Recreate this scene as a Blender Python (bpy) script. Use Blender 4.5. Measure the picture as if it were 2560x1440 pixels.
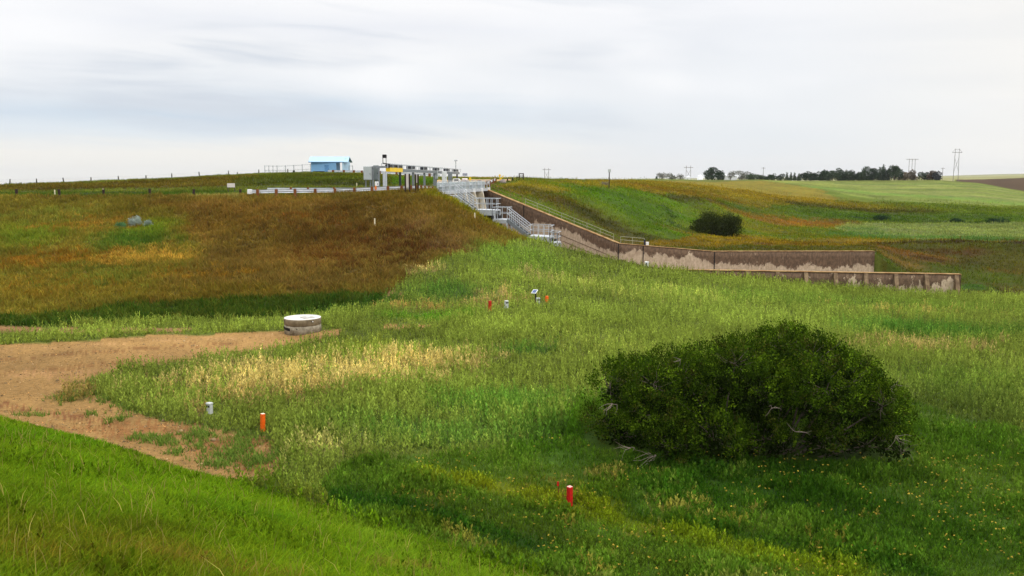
import bpy, math, random
import numpy as np
from mathutils import Vector

for _o in list(bpy.data.objects):
    bpy.data.objects.remove(_o)
SC = bpy.context.scene
COL = SC.collection
rng = np.random.default_rng(7)
random.seed(7)

# ------------------------------------------------------------------ camera, sky, sun, exposure
F, CX, CY, PITCH, CAMZ = 2217.0, 1280.0, 720.0, math.atan(280 / 2217.0), 10.0
cam = bpy.data.cameras.new("camera")
cam.sensor_width = 36.0
cam.lens = 36.0 * F / 2560.0
cam.clip_start, cam.clip_end = 0.1, 20000
camo = bpy.data.objects.new("camera", cam)
camo.location = (0, 0, CAMZ)
camo.rotation_euler = (math.pi / 2 - PITCH, 0, 0)
COL.objects.link(camo)
SC.camera = camo

SUN_EL, SUN_AZ = math.radians(52), math.radians(125)      # azimuth clockwise from +Y: right, a little behind the camera
sun = bpy.data.lights.new("sun", 'SUN')
sun.energy = 1.2
sun.angle = math.radians(14)
sun.color = (1.0, 0.95, 0.86)
suno = bpy.data.objects.new("sun", sun)
_d = Vector((math.sin(SUN_AZ) * math.cos(SUN_EL), math.cos(SUN_AZ) * math.cos(SUN_EL), math.sin(SUN_EL)))
suno.rotation_euler = (-_d).to_track_quat('-Z', 'Y').to_euler()
COL.objects.link(suno)

SC.view_settings.view_transform = 'Standard'
SC.view_settings.look = 'None'
SC.view_settings.exposure = 0.0
SC.view_settings.gamma = 1.0
SC.render.engine = 'CYCLES'
SC.cycles.max_bounces = 5
SC.cycles.diffuse_bounces = 3
SC.cycles.glossy_bounces = 2
SC.cycles.transparent_max_bounces = 4
SC.cycles.use_denoising = True
SC.cycles.denoiser = 'OPENIMAGEDENOISE'
SC.cycles.sample_clamp_indirect = 4


class NT:
    """small helper round a node tree"""
    def __init__(s, tree):
        s.t = tree
        tree.nodes.clear()

    def n(s, typ, **kw):
        nd = s.t.nodes.new(typ)
        for k, v in kw.items():
            if k in nd.bl_rna.properties:
                setattr(nd, k, v)
            else:
                nd.inputs[k.replace('_', ' ')].default_value = v
        return nd

    def l(s, a, b):
        s.t.links.new(a, b)

    def math(s, op, a, b=None, clamp=False):
        nd = s.t.nodes.new('ShaderNodeMath')
        nd.operation = op
        nd.use_clamp = clamp
        for i, v in enumerate((a, b)):
            if v is None:
                continue
            if isinstance(v, (int, float)):
                nd.inputs[i].default_value = v
            else:
                s.l(v, nd.inputs[i])
        return nd.outputs[0]

    def mix(s, fac, a, b, blend='MIX'):
        nd = s.t.nodes.new('ShaderNodeMix')
        nd.data_type = 'RGBA'
        nd.blend_type = blend
        for sock, v in ((nd.inputs[0], fac), (nd.inputs[6], a), (nd.inputs[7], b)):
            if isinstance(v, (int, float)):
                sock.default_value = v
            elif isinstance(v, tuple):
                sock.default_value = v + (1,) if len(v) == 3 else v
            else:
                s.l(v, sock)
        return nd.outputs[2]

    def ramp(s, fac, stops, interp='LINEAR'):
        nd = s.t.nodes.new('ShaderNodeValToRGB')
        cr = nd.color_ramp
        cr.interpolation = interp
        while len(cr.elements) < len(stops):
            cr.elements.new(0.5)
        for e, (p, c) in zip(cr.elements, stops):
            e.position = p
            e.color = (c + (1,)) if isinstance(c, tuple) else (c, c, c, 1)
        s.l(fac, nd.inputs[0])
        return nd.outputs[0]

    def rng(s, v, a, b, c, d):
        nd = s.t.nodes.new('ShaderNodeMapRange')
        s.l(v, nd.inputs[0])
        for i, x in enumerate((a, b, c, d)):
            nd.inputs[i + 1].default_value = x
        nd.interpolation_type = 'SMOOTHSTEP'
        return nd.outputs[0]


def lin(r, g=None, b=None):
    if g is None:
        r, g, b = r
    f = lambda c: ((c / 255 + 0.055) / 1.055) ** 2.4 if c > 10 else c / 255 / 12.92
    return (f(r), f(g), f(b))


world = bpy.data.worlds.new("World")
SC.world = world
world.use_nodes = True
w = NT(world.node_tree)
tc = w.n('ShaderNodeTexCoord')
sep = w.n('ShaderNodeSeparateXYZ')
w.l(tc.outputs['Generated'], sep.inputs[0])
X, Y, Z = sep.outputs


def sky_noise(sx, sz, scale, detail, dist=0.0, off=0.0, rough=0.55):
    cb = w.n('ShaderNodeCombineXYZ')
    # shear along x so that the bands sink a little to the right
    w.l(w.math('ADD', w.math('MULTIPLY', X, sx), off), cb.inputs[0])
    w.l(w.math('MULTIPLY', Y, sx), cb.inputs[1])
    w.l(w.math('MULTIPLY', w.math('ADD', Z, w.math('MULTIPLY', X, 0.06)), sz), cb.inputs[2])
    nz = w.n('ShaderNodeTexNoise', Scale=scale, Detail=detail, Roughness=rough, Distortion=dist)
    w.l(cb.outputs[0], nz.inputs['Vector'])
    return nz.outputs[0]


nA = sky_noise(1.0, 7.0, 2.6, 5, 0.35, 3.1)
nB = sky_noise(1.0, 8.0, 3.4, 4, 0.4, 11.7, 0.5)
nC = sky_noise(1.0, 3.0, 2.0, 3, 0.2, 5.0)
el = w.math('ADD', Z, w.math('MULTIPLY', w.math('SUBTRACT', nA, 0.5), 0.055))
elr = w.math('DIVIDE', el, 0.25)
left = w.ramp(elr, [(0.0, lin(242, 239, 232)), (0.13, lin(240, 238, 233)), (0.20, lin(220, 228, 235)),
                    (0.27, lin(203, 216, 229)), (0.36, lin(229, 233, 238)), (0.50, lin(240, 241, 243)),
                    (0.62, lin(234, 236, 241)), (0.75, lin(247, 247, 248)), (1.0, lin(250, 250, 250))])
right = w.ramp(elr, [(0.0, lin(236, 236, 236)), (0.15, lin(229, 233, 237)), (0.4, lin(233, 236, 240)), (0.7, lin(242, 243, 246)), (1.0, lin(245, 245, 248))])
warm = w.mix(w.rng(X, 0.25, 0.55, 0.0, 1.0), right, lin(244, 242, 238))
skyc = w.mix(w.rng(X, -0.12, 0.22, 0.0, 1.0), left, warm)
# grey undersides of the cloud bands, strongest on the left
band = w.rng(nB, 0.46, 0.72, 0.0, 1.0)
amt = w.math('MULTIPLY', band, w.rng(X, -0.15, 0.3, 0.9, 0.12))
amt = w.math('MULTIPLY', amt, w.rng(Z, 0.015, 0.05, 0.15, 1.0))
skyc = w.mix(amt, skyc, lin(206, 213, 223))
glow = w.rng(nC, 0.47, 0.66, 0.0, 0.85)
skyc = w.mix(w.math('MULTIPLY', glow, w.rng(Z, 0.03, 0.12, 0.0, 1.0)), skyc, lin(250, 250, 251))
nish = w.n('ShaderNodeTexSky')
nish.sky_type = 'NISHITA'
nish.sun_disc = False
nish.sun_elevation = SUN_EL
nish.sun_rotation = SUN_AZ
bg1 = w.n('ShaderNodeBackground', Strength=0.08)
w.l(nish.outputs[0], bg1.inputs[0])
bg2 = w.n('ShaderNodeBackground', Strength=1.0)
# an overcast sky is brighter overhead than at the horizon
w.l(w.rng(Z, 0.2, 0.95, 1.09, 2.5), bg2.inputs[1])
w.l(skyc, bg2.inputs[0])
mx = w.n('ShaderNodeMixShader')
mx.inputs[0].default_value = 0.95
w.l(bg1.outputs[0], mx.inputs[1])
w.l(bg2.outputs[0], mx.inputs[2])
wo = w.n('ShaderNodeOutputWorld')
w.l(mx.outputs[0], wo.inputs[0])

# ------------------------------------------------------------------ reading the photograph: sight lines to world points
sp, cp = math.sin(PITCH), math.cos(PITCH)


def slope(py):
    b = (CY - py) / F
    return (b * cp - sp) / (b * sp + cp)


def ratio(px, py):
    b = (CY - py) / F
    return (px - CX) / F / (b * sp + cp)


def at(px, py, y):
    return Vector((ratio(px, py) * y, y, CAMZ + slope(py) * y))


def mat(name, c, rough=0.8, var=0.25, scale=4.0, bump=0.0, metal=0.0, spec=0.3, c2=None):
    m = bpy.data.materials.new(name)
    m.use_nodes = True
    t = NT(m.node_tree)
    o = t.n('ShaderNodeOutputMaterial')
    p = t.n('ShaderNodeBsdfPrincipled', Roughness=rough, Metallic=metal)
    p.inputs['Specular IOR Level'].default_value = spec
    co = t.n('ShaderNodeTexCoord')
    nz = t.n('ShaderNodeTexNoise', Scale=scale, Detail=6, Roughness=0.65)
    t.l(co.outputs['Object'], nz.inputs['Vector'])
    if c2 is None:
        c2 = tuple(x * (1 - var) for x in c)
        c1 = tuple(min(1, x * (1 + var * 0.6)) for x in c)
    else:
        c1 = c
    t.l(t.mix(t.rng(nz.outputs[0], 0.3, 0.7, 0, 1), c2, c1), p.inputs['Base Color'])
    if bump:
        b = t.n('ShaderNodeBump', Strength=bump, Distance=0.02)
        t.l(nz.outputs[0], b.inputs['Height'])
        t.l(b.outputs[0], p.inputs['Normal'])
    t.l(p.outputs[0], o.inputs[0])
    return m


def veg_mat(name, trans=0.3, gain=1.0):
    m = bpy.data.materials.new(name)
    m.use_nodes = True
    t = NT(m.node_tree)
    o = t.n('ShaderNodeOutputMaterial')
    a = t.n('ShaderNodeAttribute')
    a.attribute_name = 'Col'
    d = t.n('ShaderNodeBsdfDiffuse')
    tr = t.n('ShaderNodeBsdfTranslucent')
    c = a.outputs['Color']
    if gain != 1.0:
        c = t.mix(1.0, c, (gain, gain, gain), 'MULTIPLY')
    t.l(c, d.inputs[0])
    t.l(c, tr.inputs[0])
    ms = t.n('ShaderNodeMixShader')
    ms.inputs[0].default_value = trans
    t.l(d.outputs[0], ms.inputs[1])
    t.l(tr.outputs[0], ms.inputs[2])
    t.l(ms.outputs[0], o.inputs[0])
    return m


def ground_mat(name, scale=3.0, bump=0.5):
    m = bpy.data.materials.new(name)
    m.use_nodes = True
    t = NT(m.node_tree)
    o = t.n('ShaderNodeOutputMaterial')
    p = t.n('ShaderNodeBsdfPrincipled', Roughness=0.95)
    p.inputs['Specular IOR Level'].default_value = 0.1
    a = t.n('ShaderNodeAttribute')
    a.attribute_name = 'Col'
    co = t.n('ShaderNodeTexCoord')
    n1 = t.n('ShaderNodeTexNoise', Scale=scale, Detail=8, Roughness=0.75)
    n2 = t.n('ShaderNodeTexNoise', Scale=scale * 9, Detail=4, Roughness=0.7)
    t.l(co.outputs['Object'], n1.inputs['Vector'])
    t.l(co.outputs['Object'], n2.inputs['Vector'])
    v = t.math('MULTIPLY', t.rng(n1.outputs[0], 0.3, 0.7, 0.72, 1.2), t.rng(n2.outputs[0], 0.3, 0.7, 0.75, 1.2))
    cb = t.n('ShaderNodeCombineColor')
    for i in range(3):
        t.l(v, cb.inputs[i])
    t.l(t.mix(1.0, a.outputs['Color'], cb.outputs[0], 'MULTIPLY'), p.inputs['Base Color'])
    b = t.n('ShaderNodeBump', Strength=bump, Distance=0.05)
    t.l(t.math('ADD', n1.outputs[0], n2.outputs[0]), b.inputs['Height'])
    t.l(b.outputs[0], p.inputs['Normal'])
    t.l(p.outputs[0], o.inputs[0])
    return m


# ------------------------------------------------------------------ object helpers
def tag(o, label=None, cat=None, group=None, kind=None):
    if label:
        o['label'] = label
    if cat:
        o['category'] = cat
    if group:
        o['group'] = group
    if kind:
        o['kind'] = kind
    return o


def thing(name, loc, label, cat, group=None, rz=0.0):
    o = bpy.data.objects.new(name, None)
    o.empty_display_size = 0.3
    COL.objects.link(o)
    o.location = loc
    o.rotation_euler = (0, 0, rz)
    return tag(o, label, cat, group)


def copy_tree(o, parent=None):
    c = o.copy()
    COL.objects.link(c)
    c.parent = parent
    for ch in o.children:
        copy_tree(ch, c)
    return c


class MB:
    def __init__(s):
        s.v, s.f, s.smooth = [], [], False

    def add(s, vs, fs):
        k = len(s.v)
        s.v += [tuple(v) for v in vs]
        s.f += [tuple(i + k for i in f) for f in fs]
        return s

    def box(s, c, d, rz=0.0, bev=0.0):
        cx, cy, cz = c
        a, b, h = d[0] / 2, d[1] / 2, d[2] / 2
        co, si = math.cos(rz), math.sin(rz)
        if bev > 0:
            r = min(bev, a * .9, b * .9, h * .9)
            rings = []
            for z, e in ((-h, r), (-h + r, 0), (h - r, 0), (h, r)):
                A, B, q = a - e, b - e, r
                rings.append([(A - q, -B, z), (A, -B + q, z), (A, B - q, z), (A - q, B, z), (-A + q, B, z), (-A, B - q, z), (-A, -B + q, z), (-A + q, -B, z)])
            vs = [(cx + x * co - y * si, cy + x * si + y * co, cz + z) for rg in rings for x, y, z in rg]
            fs = [tuple(range(7, -1, -1)), tuple(range(24, 32))]
            for k in range(3):
                for i in range(8):
                    j = (i + 1) % 8
                    fs.append((k * 8 + i, k * 8 + j, k * 8 + 8 + j, k * 8 + 8 + i))
            return s.add(vs, fs)
        vs = []
        for z in (-h, h):
            for x, y in ((-a, -b), (a, -b), (a, b), (-a, b)):
                vs.append((cx + x * co - y * si, cy + x * si + y * co, cz + z))
        return s.add(vs, [(3, 2, 1, 0), (4, 5, 6, 7), (0, 1, 5, 4), (1, 2, 6, 5), (2, 3, 7, 6), (3, 0, 4, 7)])

    def bar(s, p, q, wd, ht=None):
        p, q = Vector(p), Vector(q)
        ht = ht or wd
        d = (q - p).normalized()
        up = Vector((0, 0, 1)) if abs(d.z) < 0.95 else Vector((0, 1, 0))
        a = d.cross(up).normalized()
        b = a.cross(d).normalized()
        a, b = a * wd / 2, b * ht / 2
        vs = [p - a - b, p + a - b, p + a + b, p - a + b, q - a - b, q + a - b, q + a + b, q - a + b]
        return s.add(vs, [(3, 2, 1, 0), (4, 5, 6, 7), (0, 1, 5, 4), (1, 2, 6, 5), (2, 3, 7, 6), (3, 0, 4, 7)])

    def tube(s, p, q, r, r2=None, n=8):
        p, q = Vector(p), Vector(q)
        r2 = r if r2 is None else r2
        d = (q - p).normalized()
        up = Vector((0, 0, 1)) if abs(d.z) < 0.95 else Vector((1, 0, 0))
        a = d.cross(up).normalized()
        b = a.cross(d).normalized()
        vs = []
        for c, rr in ((p, r), (q, r2)):
            for i in range(n):
                t = 2 * math.pi * i / n
                vs.append(c + (a * math.cos(t) + b * math.sin(t)) * rr)
        fs = [tuple(range(n - 1, -1, -1)), tuple(range(n, 2 * n))]
        for i in range(n):
            j = (i + 1) % n
            fs.append((i, j, n + j, n + i))
        return s.add(vs, fs)

    def lathe(s, c, prof, n=32):
        """prof: list of (r, z) from bottom to top, closed with caps"""
        cx, cy, cz = c
        vs, fs = [], []
        for r, z in prof:
            for i in range(n):
                t = 2 * math.pi * i / n
                vs.append((cx + r * math.cos(t), cy + r * math.sin(t), cz + z))
        for k in range(len(prof) - 1):
            for i in range(n):
                j = (i + 1) % n
                fs.append((k * n + i, k * n + j, k * n + n + j, k * n + n + i))
        fs.append(tuple(range(n - 1, -1, -1)))
        m = (len(prof) - 1) * n
        fs.append(tuple(range(m, m + n)))
        return s.add(vs, fs)

    def prism(s, poly, ext):
        """poly: list of 3-D points (a flat outline), ext: vector"""
        n = len(poly)
        e = Vector(ext)
        vs = [Vector(p) for p in poly] + [Vector(p) + e for p in poly]
        fs = [tuple(range(n - 1, -1, -1)), tuple(range(n, 2 * n))]
        for i in range(n):
            j = (i + 1) % n
            fs.append((i, j, n + j, n + i))
        return s.add(vs, fs)

    def blob(s, c, d, jit=0.15, n=10, m=6, seed=0):
        r = random.Random(seed)
        vs, fs = [], []
        for k in range(m + 1):
            th = math.pi * k / m
            for i in range(n):
                ph = 2 * math.pi * i / n
                q = 1 + r.uniform(-jit, jit)
                vs.append((c[0] + d[0] / 2 * math.sin(th) * math.cos(ph) * q, c[1] + d[1] / 2 * math.sin(th) * math.sin(ph) * q, c[2] + d[2] / 2 * math.cos(th) * q))
        for k in range(m):
            for i in range(n):
                j = (i + 1) % n
                fs.append((k * n + i, k * n + n + i, k * n + n + j, k * n + j))
        return s.add(vs, fs)

    def build(s, name, m, parent=None, smooth=False):
        me = bpy.data.meshes.new(name)
        me.from_pydata(s.v, [], s.f)
        me.materials.append(m)
        if smooth:
            me.polygons.foreach_set('use_smooth', [True] * len(me.polygons))
        me.update()
        o = bpy.data.objects.new(name, me)
        COL.objects.link(o)
        o.parent = parent
        return o


def np_mesh(name, verts, quads, m, cols=None, parent=None, smooth=False, tris=None):
    me = bpy.data.meshes.new(name)
    nv = len(verts)
    me.vertices.add(nv)
    me.vertices.foreach_set('co', np.ascontiguousarray(verts, dtype=np.float32).ravel())
    nq = 0 if quads is None else len(quads)
    nt = 0 if tris is None else len(tris)
    loops, starts = [], []
    if nq:
        loops.append(np.asarray(quads, dtype=np.int32).ravel())
        starts.append(np.arange(nq) * 4)
    if nt:
        loops.append(np.asarray(tris, dtype=np.int32).ravel())
        starts.append(nq * 4 + np.arange(nt) * 3)
    loops = np.concatenate(loops).astype(np.int32)
    starts = np.concatenate(starts).astype(np.int32)
    me.loops.add(len(loops))
    me.loops.foreach_set('vertex_index', loops)
    me.polygons.add(nq + nt)
    me.polygons.foreach_set('loop_start', starts)
    if smooth:
        me.polygons.foreach_set('use_smooth', np.ones(nq + nt, dtype=bool))
    me.update(calc_edges=True)
    if cols is not None:
        at_ = me.color_attributes.new('Col', 'FLOAT_COLOR', 'POINT')
        c4 = np.ones((nv, 4), dtype=np.float32)
        c4[:, :3] = cols
        at_.data.foreach_set('color', c4.ravel())
    me.materials.append(m)
    o = bpy.data.objects.new(name, me)
    COL.objects.link(o)
    o.parent = parent
    return o


# ------------------------------------------------------------------ noise in world metres
_perm = rng.random((256, 256)).astype(np.float32)


def vnoise(x, y):
    xi, yi = np.floor(x).astype(int), np.floor(y).astype(int)
    fx, fy = x - xi, y - yi
    fx, fy = fx * fx * (3 - 2 * fx), fy * fy * (3 - 2 * fy)
    a, b = _perm[xi & 255, yi & 255], _perm[(xi + 1) & 255, yi & 255]
    c, d = _perm[xi & 255, (yi + 1) & 255], _perm[(xi + 1) & 255, (yi + 1) & 255]
    return (a * (1 - fx) + b * fx) * (1 - fy) + (c * (1 - fx) + d * fx) * fy


def fbm(x, y, s, o=4, off=0.0):
    r, a, t = 0.0, 1.0, 0.0
    x, y = np.asarray(x, float) / s + off, np.asarray(y, float) / s + off * 1.7
    for k in range(o):
        r = r + a * vnoise(x + 17.3 * k, y + 9.1 * k)
        t += a
        a *= 0.55
        x, y = x * 2.03, y * 2.03
    return r / t - 0.5


# ------------------------------------------------------------------ terrain: break lines (photo x, distance, photo y or ('z', height below the eye))
def z_(v):
    return ('z', v)


LINES = [
    [(-900, 18, z_(-8.45)), (3400, 18, z_(-8.45))],
    [(-900, 48, 818), (0, 50, 814), (500, 52, 797), (720, 53, 787), (950, 56, 752), (1100, 56, 757), (1250, 56, 750), (1400, 56, 752), (1560, 56, 760), (2000, 52, z_(-8.8)), (2560, 52, z_(-9.2)), (3400, 52, z_(-9.4))],
    [(-900, 68, 650), (0, 68, 650), (640, 70, 632), (950, 71, 610), (1100, 71, 598), (1250, 70, 640), (1400, 67, 685), (1560, 66, 710), (2000, 63, z_(-8.9)), (2560, 63, z_(-9.6)), (3400, 63, z_(-9.8))],
    [(-900, 88, 493), (0, 88, 492), (640, 88, 490), (900, 87, 484), (1050, 86, 479), (1100, 85, 483), (1150, 83.2, 508), (1200, 81.4, 538), (1250, 79.9, 567), (1320, 78.0, 597), (1400, 76.0, 620), (1480, 75.0, 640), (1560, 74.0, 655), (1620, 73.2, 671), (1785, 73.2, 690), (2000, 73.2, 712), (2200, 73.2, 727), (2390, 73.2, 737), (2560, 73.2, 742), (3400, 73.2, 755)],
    [(-900, 104, 485), (0, 104, 484), (640, 103, 478), (900, 102, 476), (1080, 104, 473), (1150, 112, 466), (1200, 112.5, 467), (1215, 111.5, 475), (1300, 107, 510), (1400, 103, 552), (1550, 98, 611), (1785, 97.9, 630), (2185, 97.9, 632), (2260, 97.9, 690), (2400, 97, 728), (2560, 96, 738), (3400, 96, 740)],
    [(-900, 112, 480), (0, 112, 478), (640, 112, 470), (900, 112, 470), (1080, 116, 464), (1150, 125, z_(-1.7)), (1215, 125, 468), (1300, 116, 488), (1400, 110, 525), (1550, 106, 585), (1785, 112, 612), (1900, 115, 607), (2000, 118, 612), (2100, 119, 617), (2190, 120, 615), (2350, 121, 607), (2560, 121, 604), (3400, 121, 604)],
    [(-900, 125, 474), (0, 122, 474), (640, 125, 456), (900, 125, 455), (1080, 128, 456), (1150, 140, 456), (1215, 140, 459), (1300, 125, 472), (1400, 120, 500), (1550, 118, 550), (1785, 130, 590), (1900, 135, 595), (2000, 138, 600), (2190, 139, 599), (2560, 139, 599), (3400, 139, 599)],
    [(-900, 135, 470), (0, 132, 470), (640, 140, 445), (900, 140, 444), (1080, 140, 449), (1150, 165, 452), (1215, 160, 454), (1300, 135, 460), (1400, 132, 478), (1550, 130, 520), (1785, 145, 565), (1900, 160, 570), (2000, 180, 563), (2100, 185, 562), (2560, 187, 560), (3400, 187, 560)],
    [(-900, 142, 466), (0, 142, 465), (640, 155, 440), (900, 155, 437.5), (1080, 150, 446), (1150, 200, 448), (1215, 190, 450), (1300, 150, 451), (1400, 148, 460), (1550, 148, 480), (1785, 180, 500), (1900, 205, 515), (2000, 215, 520), (2190, 225, 528), (2560, 235, 524), (3400, 235, 520)],
    [(-900, 150, 464), (0, 150, 463), (160, 152, 459), (300, 158, 454), (450, 170, 446), (600, 190, 438.5), (700, 195, 434.5), (780, 195, 433), (900, 195, 435), (1000, 180, 440), (1080, 170, 445), (1150, 270, 444), (1300, 250, 447), (1400, 200, 452), (1450, 190, 454), (1550, 200, 453), (1640, 300, 447), (1785, 330, 450), (1900, 340, 448.5), (2000, 345, 452), (2200, 390, 450.5), (2350, 400, 450), (2450, 390, 457), (2560, 370, 478), (3400, 350, 500)],
    [(-900, 190, z_(-4)), (0, 190, z_(-4)), (450, 200, z_(-2)), (600, 232, 438.5), (780, 232, 433.5), (900, 230, 436), (1000, 230, z_(-1)), (1080, 230, z_(-2.0)), (1150, 340, z_(-2.5)), (1300, 310, z_(-3)), (1450, 250, z_(-3)), (1640, 375, z_(-3)), (2350, 440, z_(-3.5)), (2560, 425, z_(-8.5)), (3400, 400, z_(-9))],
    [(-900, 480, z_(-12)), (0, 480, z_(-12)), (900, 480, z_(-9)), (1450, 480, z_(-3.4)), (1640, 480, z_(-2.2)), (1785, 480, z_(-2.4)), (2350, 480, z_(-2.5)), (2450, 480, z_(-2.0)), (2560, 480, z_(-0.9)), (3400, 480, z_(0.2))],
    [(-900, 800, z_(-16)), (0, 800, z_(-16)), (1100, 800, z_(-9)), (1450, 800, z_(-6)), (2300, 800, z_(-2.5)), (2560, 800, z_(-2.2)), (3400, 800, z_(-2))],
    [(-900, 6500, z_(-90)), (0, 6500, z_(-90)), (700, 6500, z_(-50)), (1300, 6500, z_(-38)), (1450, 6500, z_(-28)), (2300, 6500, z_(-3)), (2560, 6500, z_(9)), (3400, 6500, z_(12))],
]
US = np.concatenate([np.linspace(-1.1, -0.72, 40)[:-1], np.linspace(-0.72, 0.72, 760), np.linspace(0.72, 1.1, 40)[1:]])
YS = np.concatenate([np.geomspace(1.5, 60, 230)[:-1], np.arange(60, 118, 0.42), np.geomspace(118, 420, 150), np.geomspace(424, 6400, 90)])
TOE_P, TOE_N = np.array([0.6, 17.86]), np.array([-0.562, -0.827])


def dam_s(x, y):
    return TOE_N[0] * (x - TOE_P[0]) + TOE_N[1] * (y - TOE_P[1])


# plan of the spillway: near wall, far wall
NEAR = [(-7.6, 86.0), (4.0, 77.0), (11.3, 74.0), (37.6, 74.0)]
FAR = [(-3.6, 110.5), (11.8, 97.0), (22.0, 97.0), (39.7, 97.0)]


def floor_z(x):
    return CAMZ + np.interp(x, [-8, -4.5, 12.5, 15, 60], [-4.4, -4.6, -11.6, -12.6, -12.6])


def in_poly(x, y, poly):
    x, y = np.asarray(x, float), np.asarray(y, float)
    r = np.zeros(x.shape, bool)
    n = len(poly)
    for i in range(n):
        x1, y1 = poly[i]
        x2, y2 = poly[(i + 1) % n]
        if y1 == y2:
            continue
        c = ((y1 > y) != (y2 > y)) & (x < (x2 - x1) * (y - y1) / (y2 - y1) + x1)
        r ^= c
    return r


TRENCH = NEAR + FAR[::-1]
CHANNEL = [(37.6, 74.0), (110, 74.0), (110, 97), (39.7, 97.0)]


def build_heights():
    nu, ny = len(US), len(YS)
    LY, LZ = [], []
    for ln in LINES:
        u, yy, zz = [], [], []
        for px, y, s in ln:
            if isinstance(s, tuple):
                zc = s[1]
                py = 440 - F * zc / y * 1.0
                u.append(ratio(px, min(py, 1440)))
                zz.append(zc)
            else:
                u.append(ratio(px, s))
                zz.append(slope(s) * y)
            yy.append(y)
        LY.append(np.interp(US, u, yy))
        LZ.append(np.interp(US, u, zz))
    LY, LZ = np.array(LY), np.array(LZ)
    Zg = np.empty((nu, ny))
    K = np.empty((nu, ny))
    for i in range(nu):
        Zg[i] = np.interp(np.log(YS), np.log(LY[:, i]), LZ[:, i])
        K[i] = np.interp(np.log(YS), np.log(LY[:, i]), np.arange(len(LINES)))
    # round the breaks off a little, except beside the walls
    for _ in range(2):
        Zs = Zg.copy()
        Zs[:, 1:-1] = (Zg[:, :-2] + 2 * Zg[:, 1:-1] + Zg[:, 2:]) / 4
        Zs[1:-1] = (Zs[:-2] + 2 * Zs[1:-1] + Zs[2:]) / 4
        Zg = Zs
    Xg, Yg = US[:, None] * YS[None, :], np.broadcast_to(YS, (nu, ny))
    s = dam_s(Xg, Yg)
    dam = np.minimum(-8.4 + 0.43 * s + 0.12 * fbm(Xg, Yg, 3.0, 3), -1.35)
    d = dam - Zg
    k = 0.5
    h = np.clip(0.5 + 0.5 * d / k, 0, 1)
    Zg = Zg * (1 - h) + dam * h + k * h * (1 - h)
    amp = np.clip(Yg / 60, 0.15, 1.2)
    Zg = Zg + amp * (0.35 * fbm(Xg, Yg, 6.0, 4) + 0.12 * fbm(Xg, Yg, 1.3, 3)) * np.where(Yg < 700, 1, 0)
    # slumped, hummocky valley side and channel bank
    hill = np.clip((Yg - 100) / 15, 0, 1) * np.clip((300 - Yg) / 80, 0, 1) * np.clip((US[:, None] - 0.02) / 0.04, 0, 1)
    Zg = Zg + hill * (1.3 * fbm(Xg + Yg * 0.5, Yg * 0.8, 11, 4, 3.0) + 0.9 * fbm(Xg * 1.4 + Yg * 0.9, Yg * 0.5, 5, 3, 6.0))
    far = np.clip((Yg - 900) / 2500, 0, 1)
    Zg = Zg + far * 26 * fbm(Xg, Yg, 900, 4, 8.0)
    tr = in_poly(Xg, Yg, TRENCH)
    Zg = np.where(tr, floor_z(Xg) - CAMZ - 0.3, Zg)
    ch = in_poly(Xg, Yg, CHANNEL)
    chz = -12.6 + np.clip((79 - Yg) / 5.5, 0, 1) * 2.6 + np.clip((Yg - 90) / 7, 0, 1) * 1.0
    Zg = np.where(ch, chz + 0.4 * fbm(Xg, Yg, 5, 3), Zg)
    return Zg + CAMZ, K, tr


ZG, KG, TR = build_heights()
LNY = np.log(YS)


def grid_pos(x, y):
    u = np.asarray(x, float) / np.maximum(np.asarray(y, float), 1e-6)
    fi = np.interp(u, US, np.arange(len(US)))
    fj = np.interp(y, YS, np.arange(len(YS)))
    i = np.minimum(fi.astype(int), len(US) - 2)
    j = np.minimum(fj.astype(int), len(YS) - 2)
    return i, j, fi - i, fj - j


def gsamp(G, x, y):
    i, j, a, b = grid_pos(x, y)
    return (G[i, j] * (1 - a) + G[i + 1, j] * a) * (1 - b) + (G[i, j + 1] * (1 - a) + G[i + 1, j + 1] * a) * b


def zat(x, y):
    return float(gsamp(ZG, np.array([x]), np.array([y]))[0])


def hit(px, py):
    """first point of the ground on the sight line through a photo pixel"""
    u, s = ratio(px, py), slope(py)
    ys = np.geomspace(4, 3000, 3000)
    z = gsamp(ZG, u * ys, ys)
    ok = np.nonzero((z - CAMZ) / ys >= s)[0]
    y = ys[ok[0]] if len(ok) else 3000.0
    return Vector((u * y, y, float(gsamp(ZG, np.array([u * y]), np.array([y]))[0])))


def on_ground(px, y, py=500):
    x = ratio(px, py) * y
    return Vector((x, y, zat(x, y)))


# ------------------------------------------------------------------ what grows where (colour of the plants and soil, fixed to the ground)
PAINT = []


def poly(pts, c, p=1.0, warp=1.0, kind=None):
    PAINT.append(('poly', [tuple(hit(*q)[:2]) for q in pts], lin(c), p, warp, kind))


def spot(px, py, rx, ry, c, p=0.8, warp=1.0, kind=None):
    a = hit(px, py)
    rxm = rx / F * a.y
    far_, near_ = hit(px, py - ry), hit(px, py + ry)
    rym = max(0.5, min((far_.y - near_.y) / 2, 4 * rxm))
    PAINT.append(('spot', (a.x, (far_.y + near_.y) / 2, rxm, rym), lin(c), p, warp, kind))


def streak(p1, p2, wpx, c, p=0.8, warp=1.0, kind=None):
    a, b = hit(*p1), hit(*p2)
    m = ((p1[0] + p2[0]) / 2, (p1[1] + p2[1]) / 2)
    q, r = hit(*m), hit(m[0], m[1] + wpx)
    d = (b - a).to_2d()
    n = Vector((-d.y, d.x)).normalized()
    wm = max(0.35, abs((r - q).to_2d().dot(n)))
    PAINT.append(('streak', (a.x, a.y, b.x, b.y, wm), lin(c), p, warp, kind))


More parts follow.
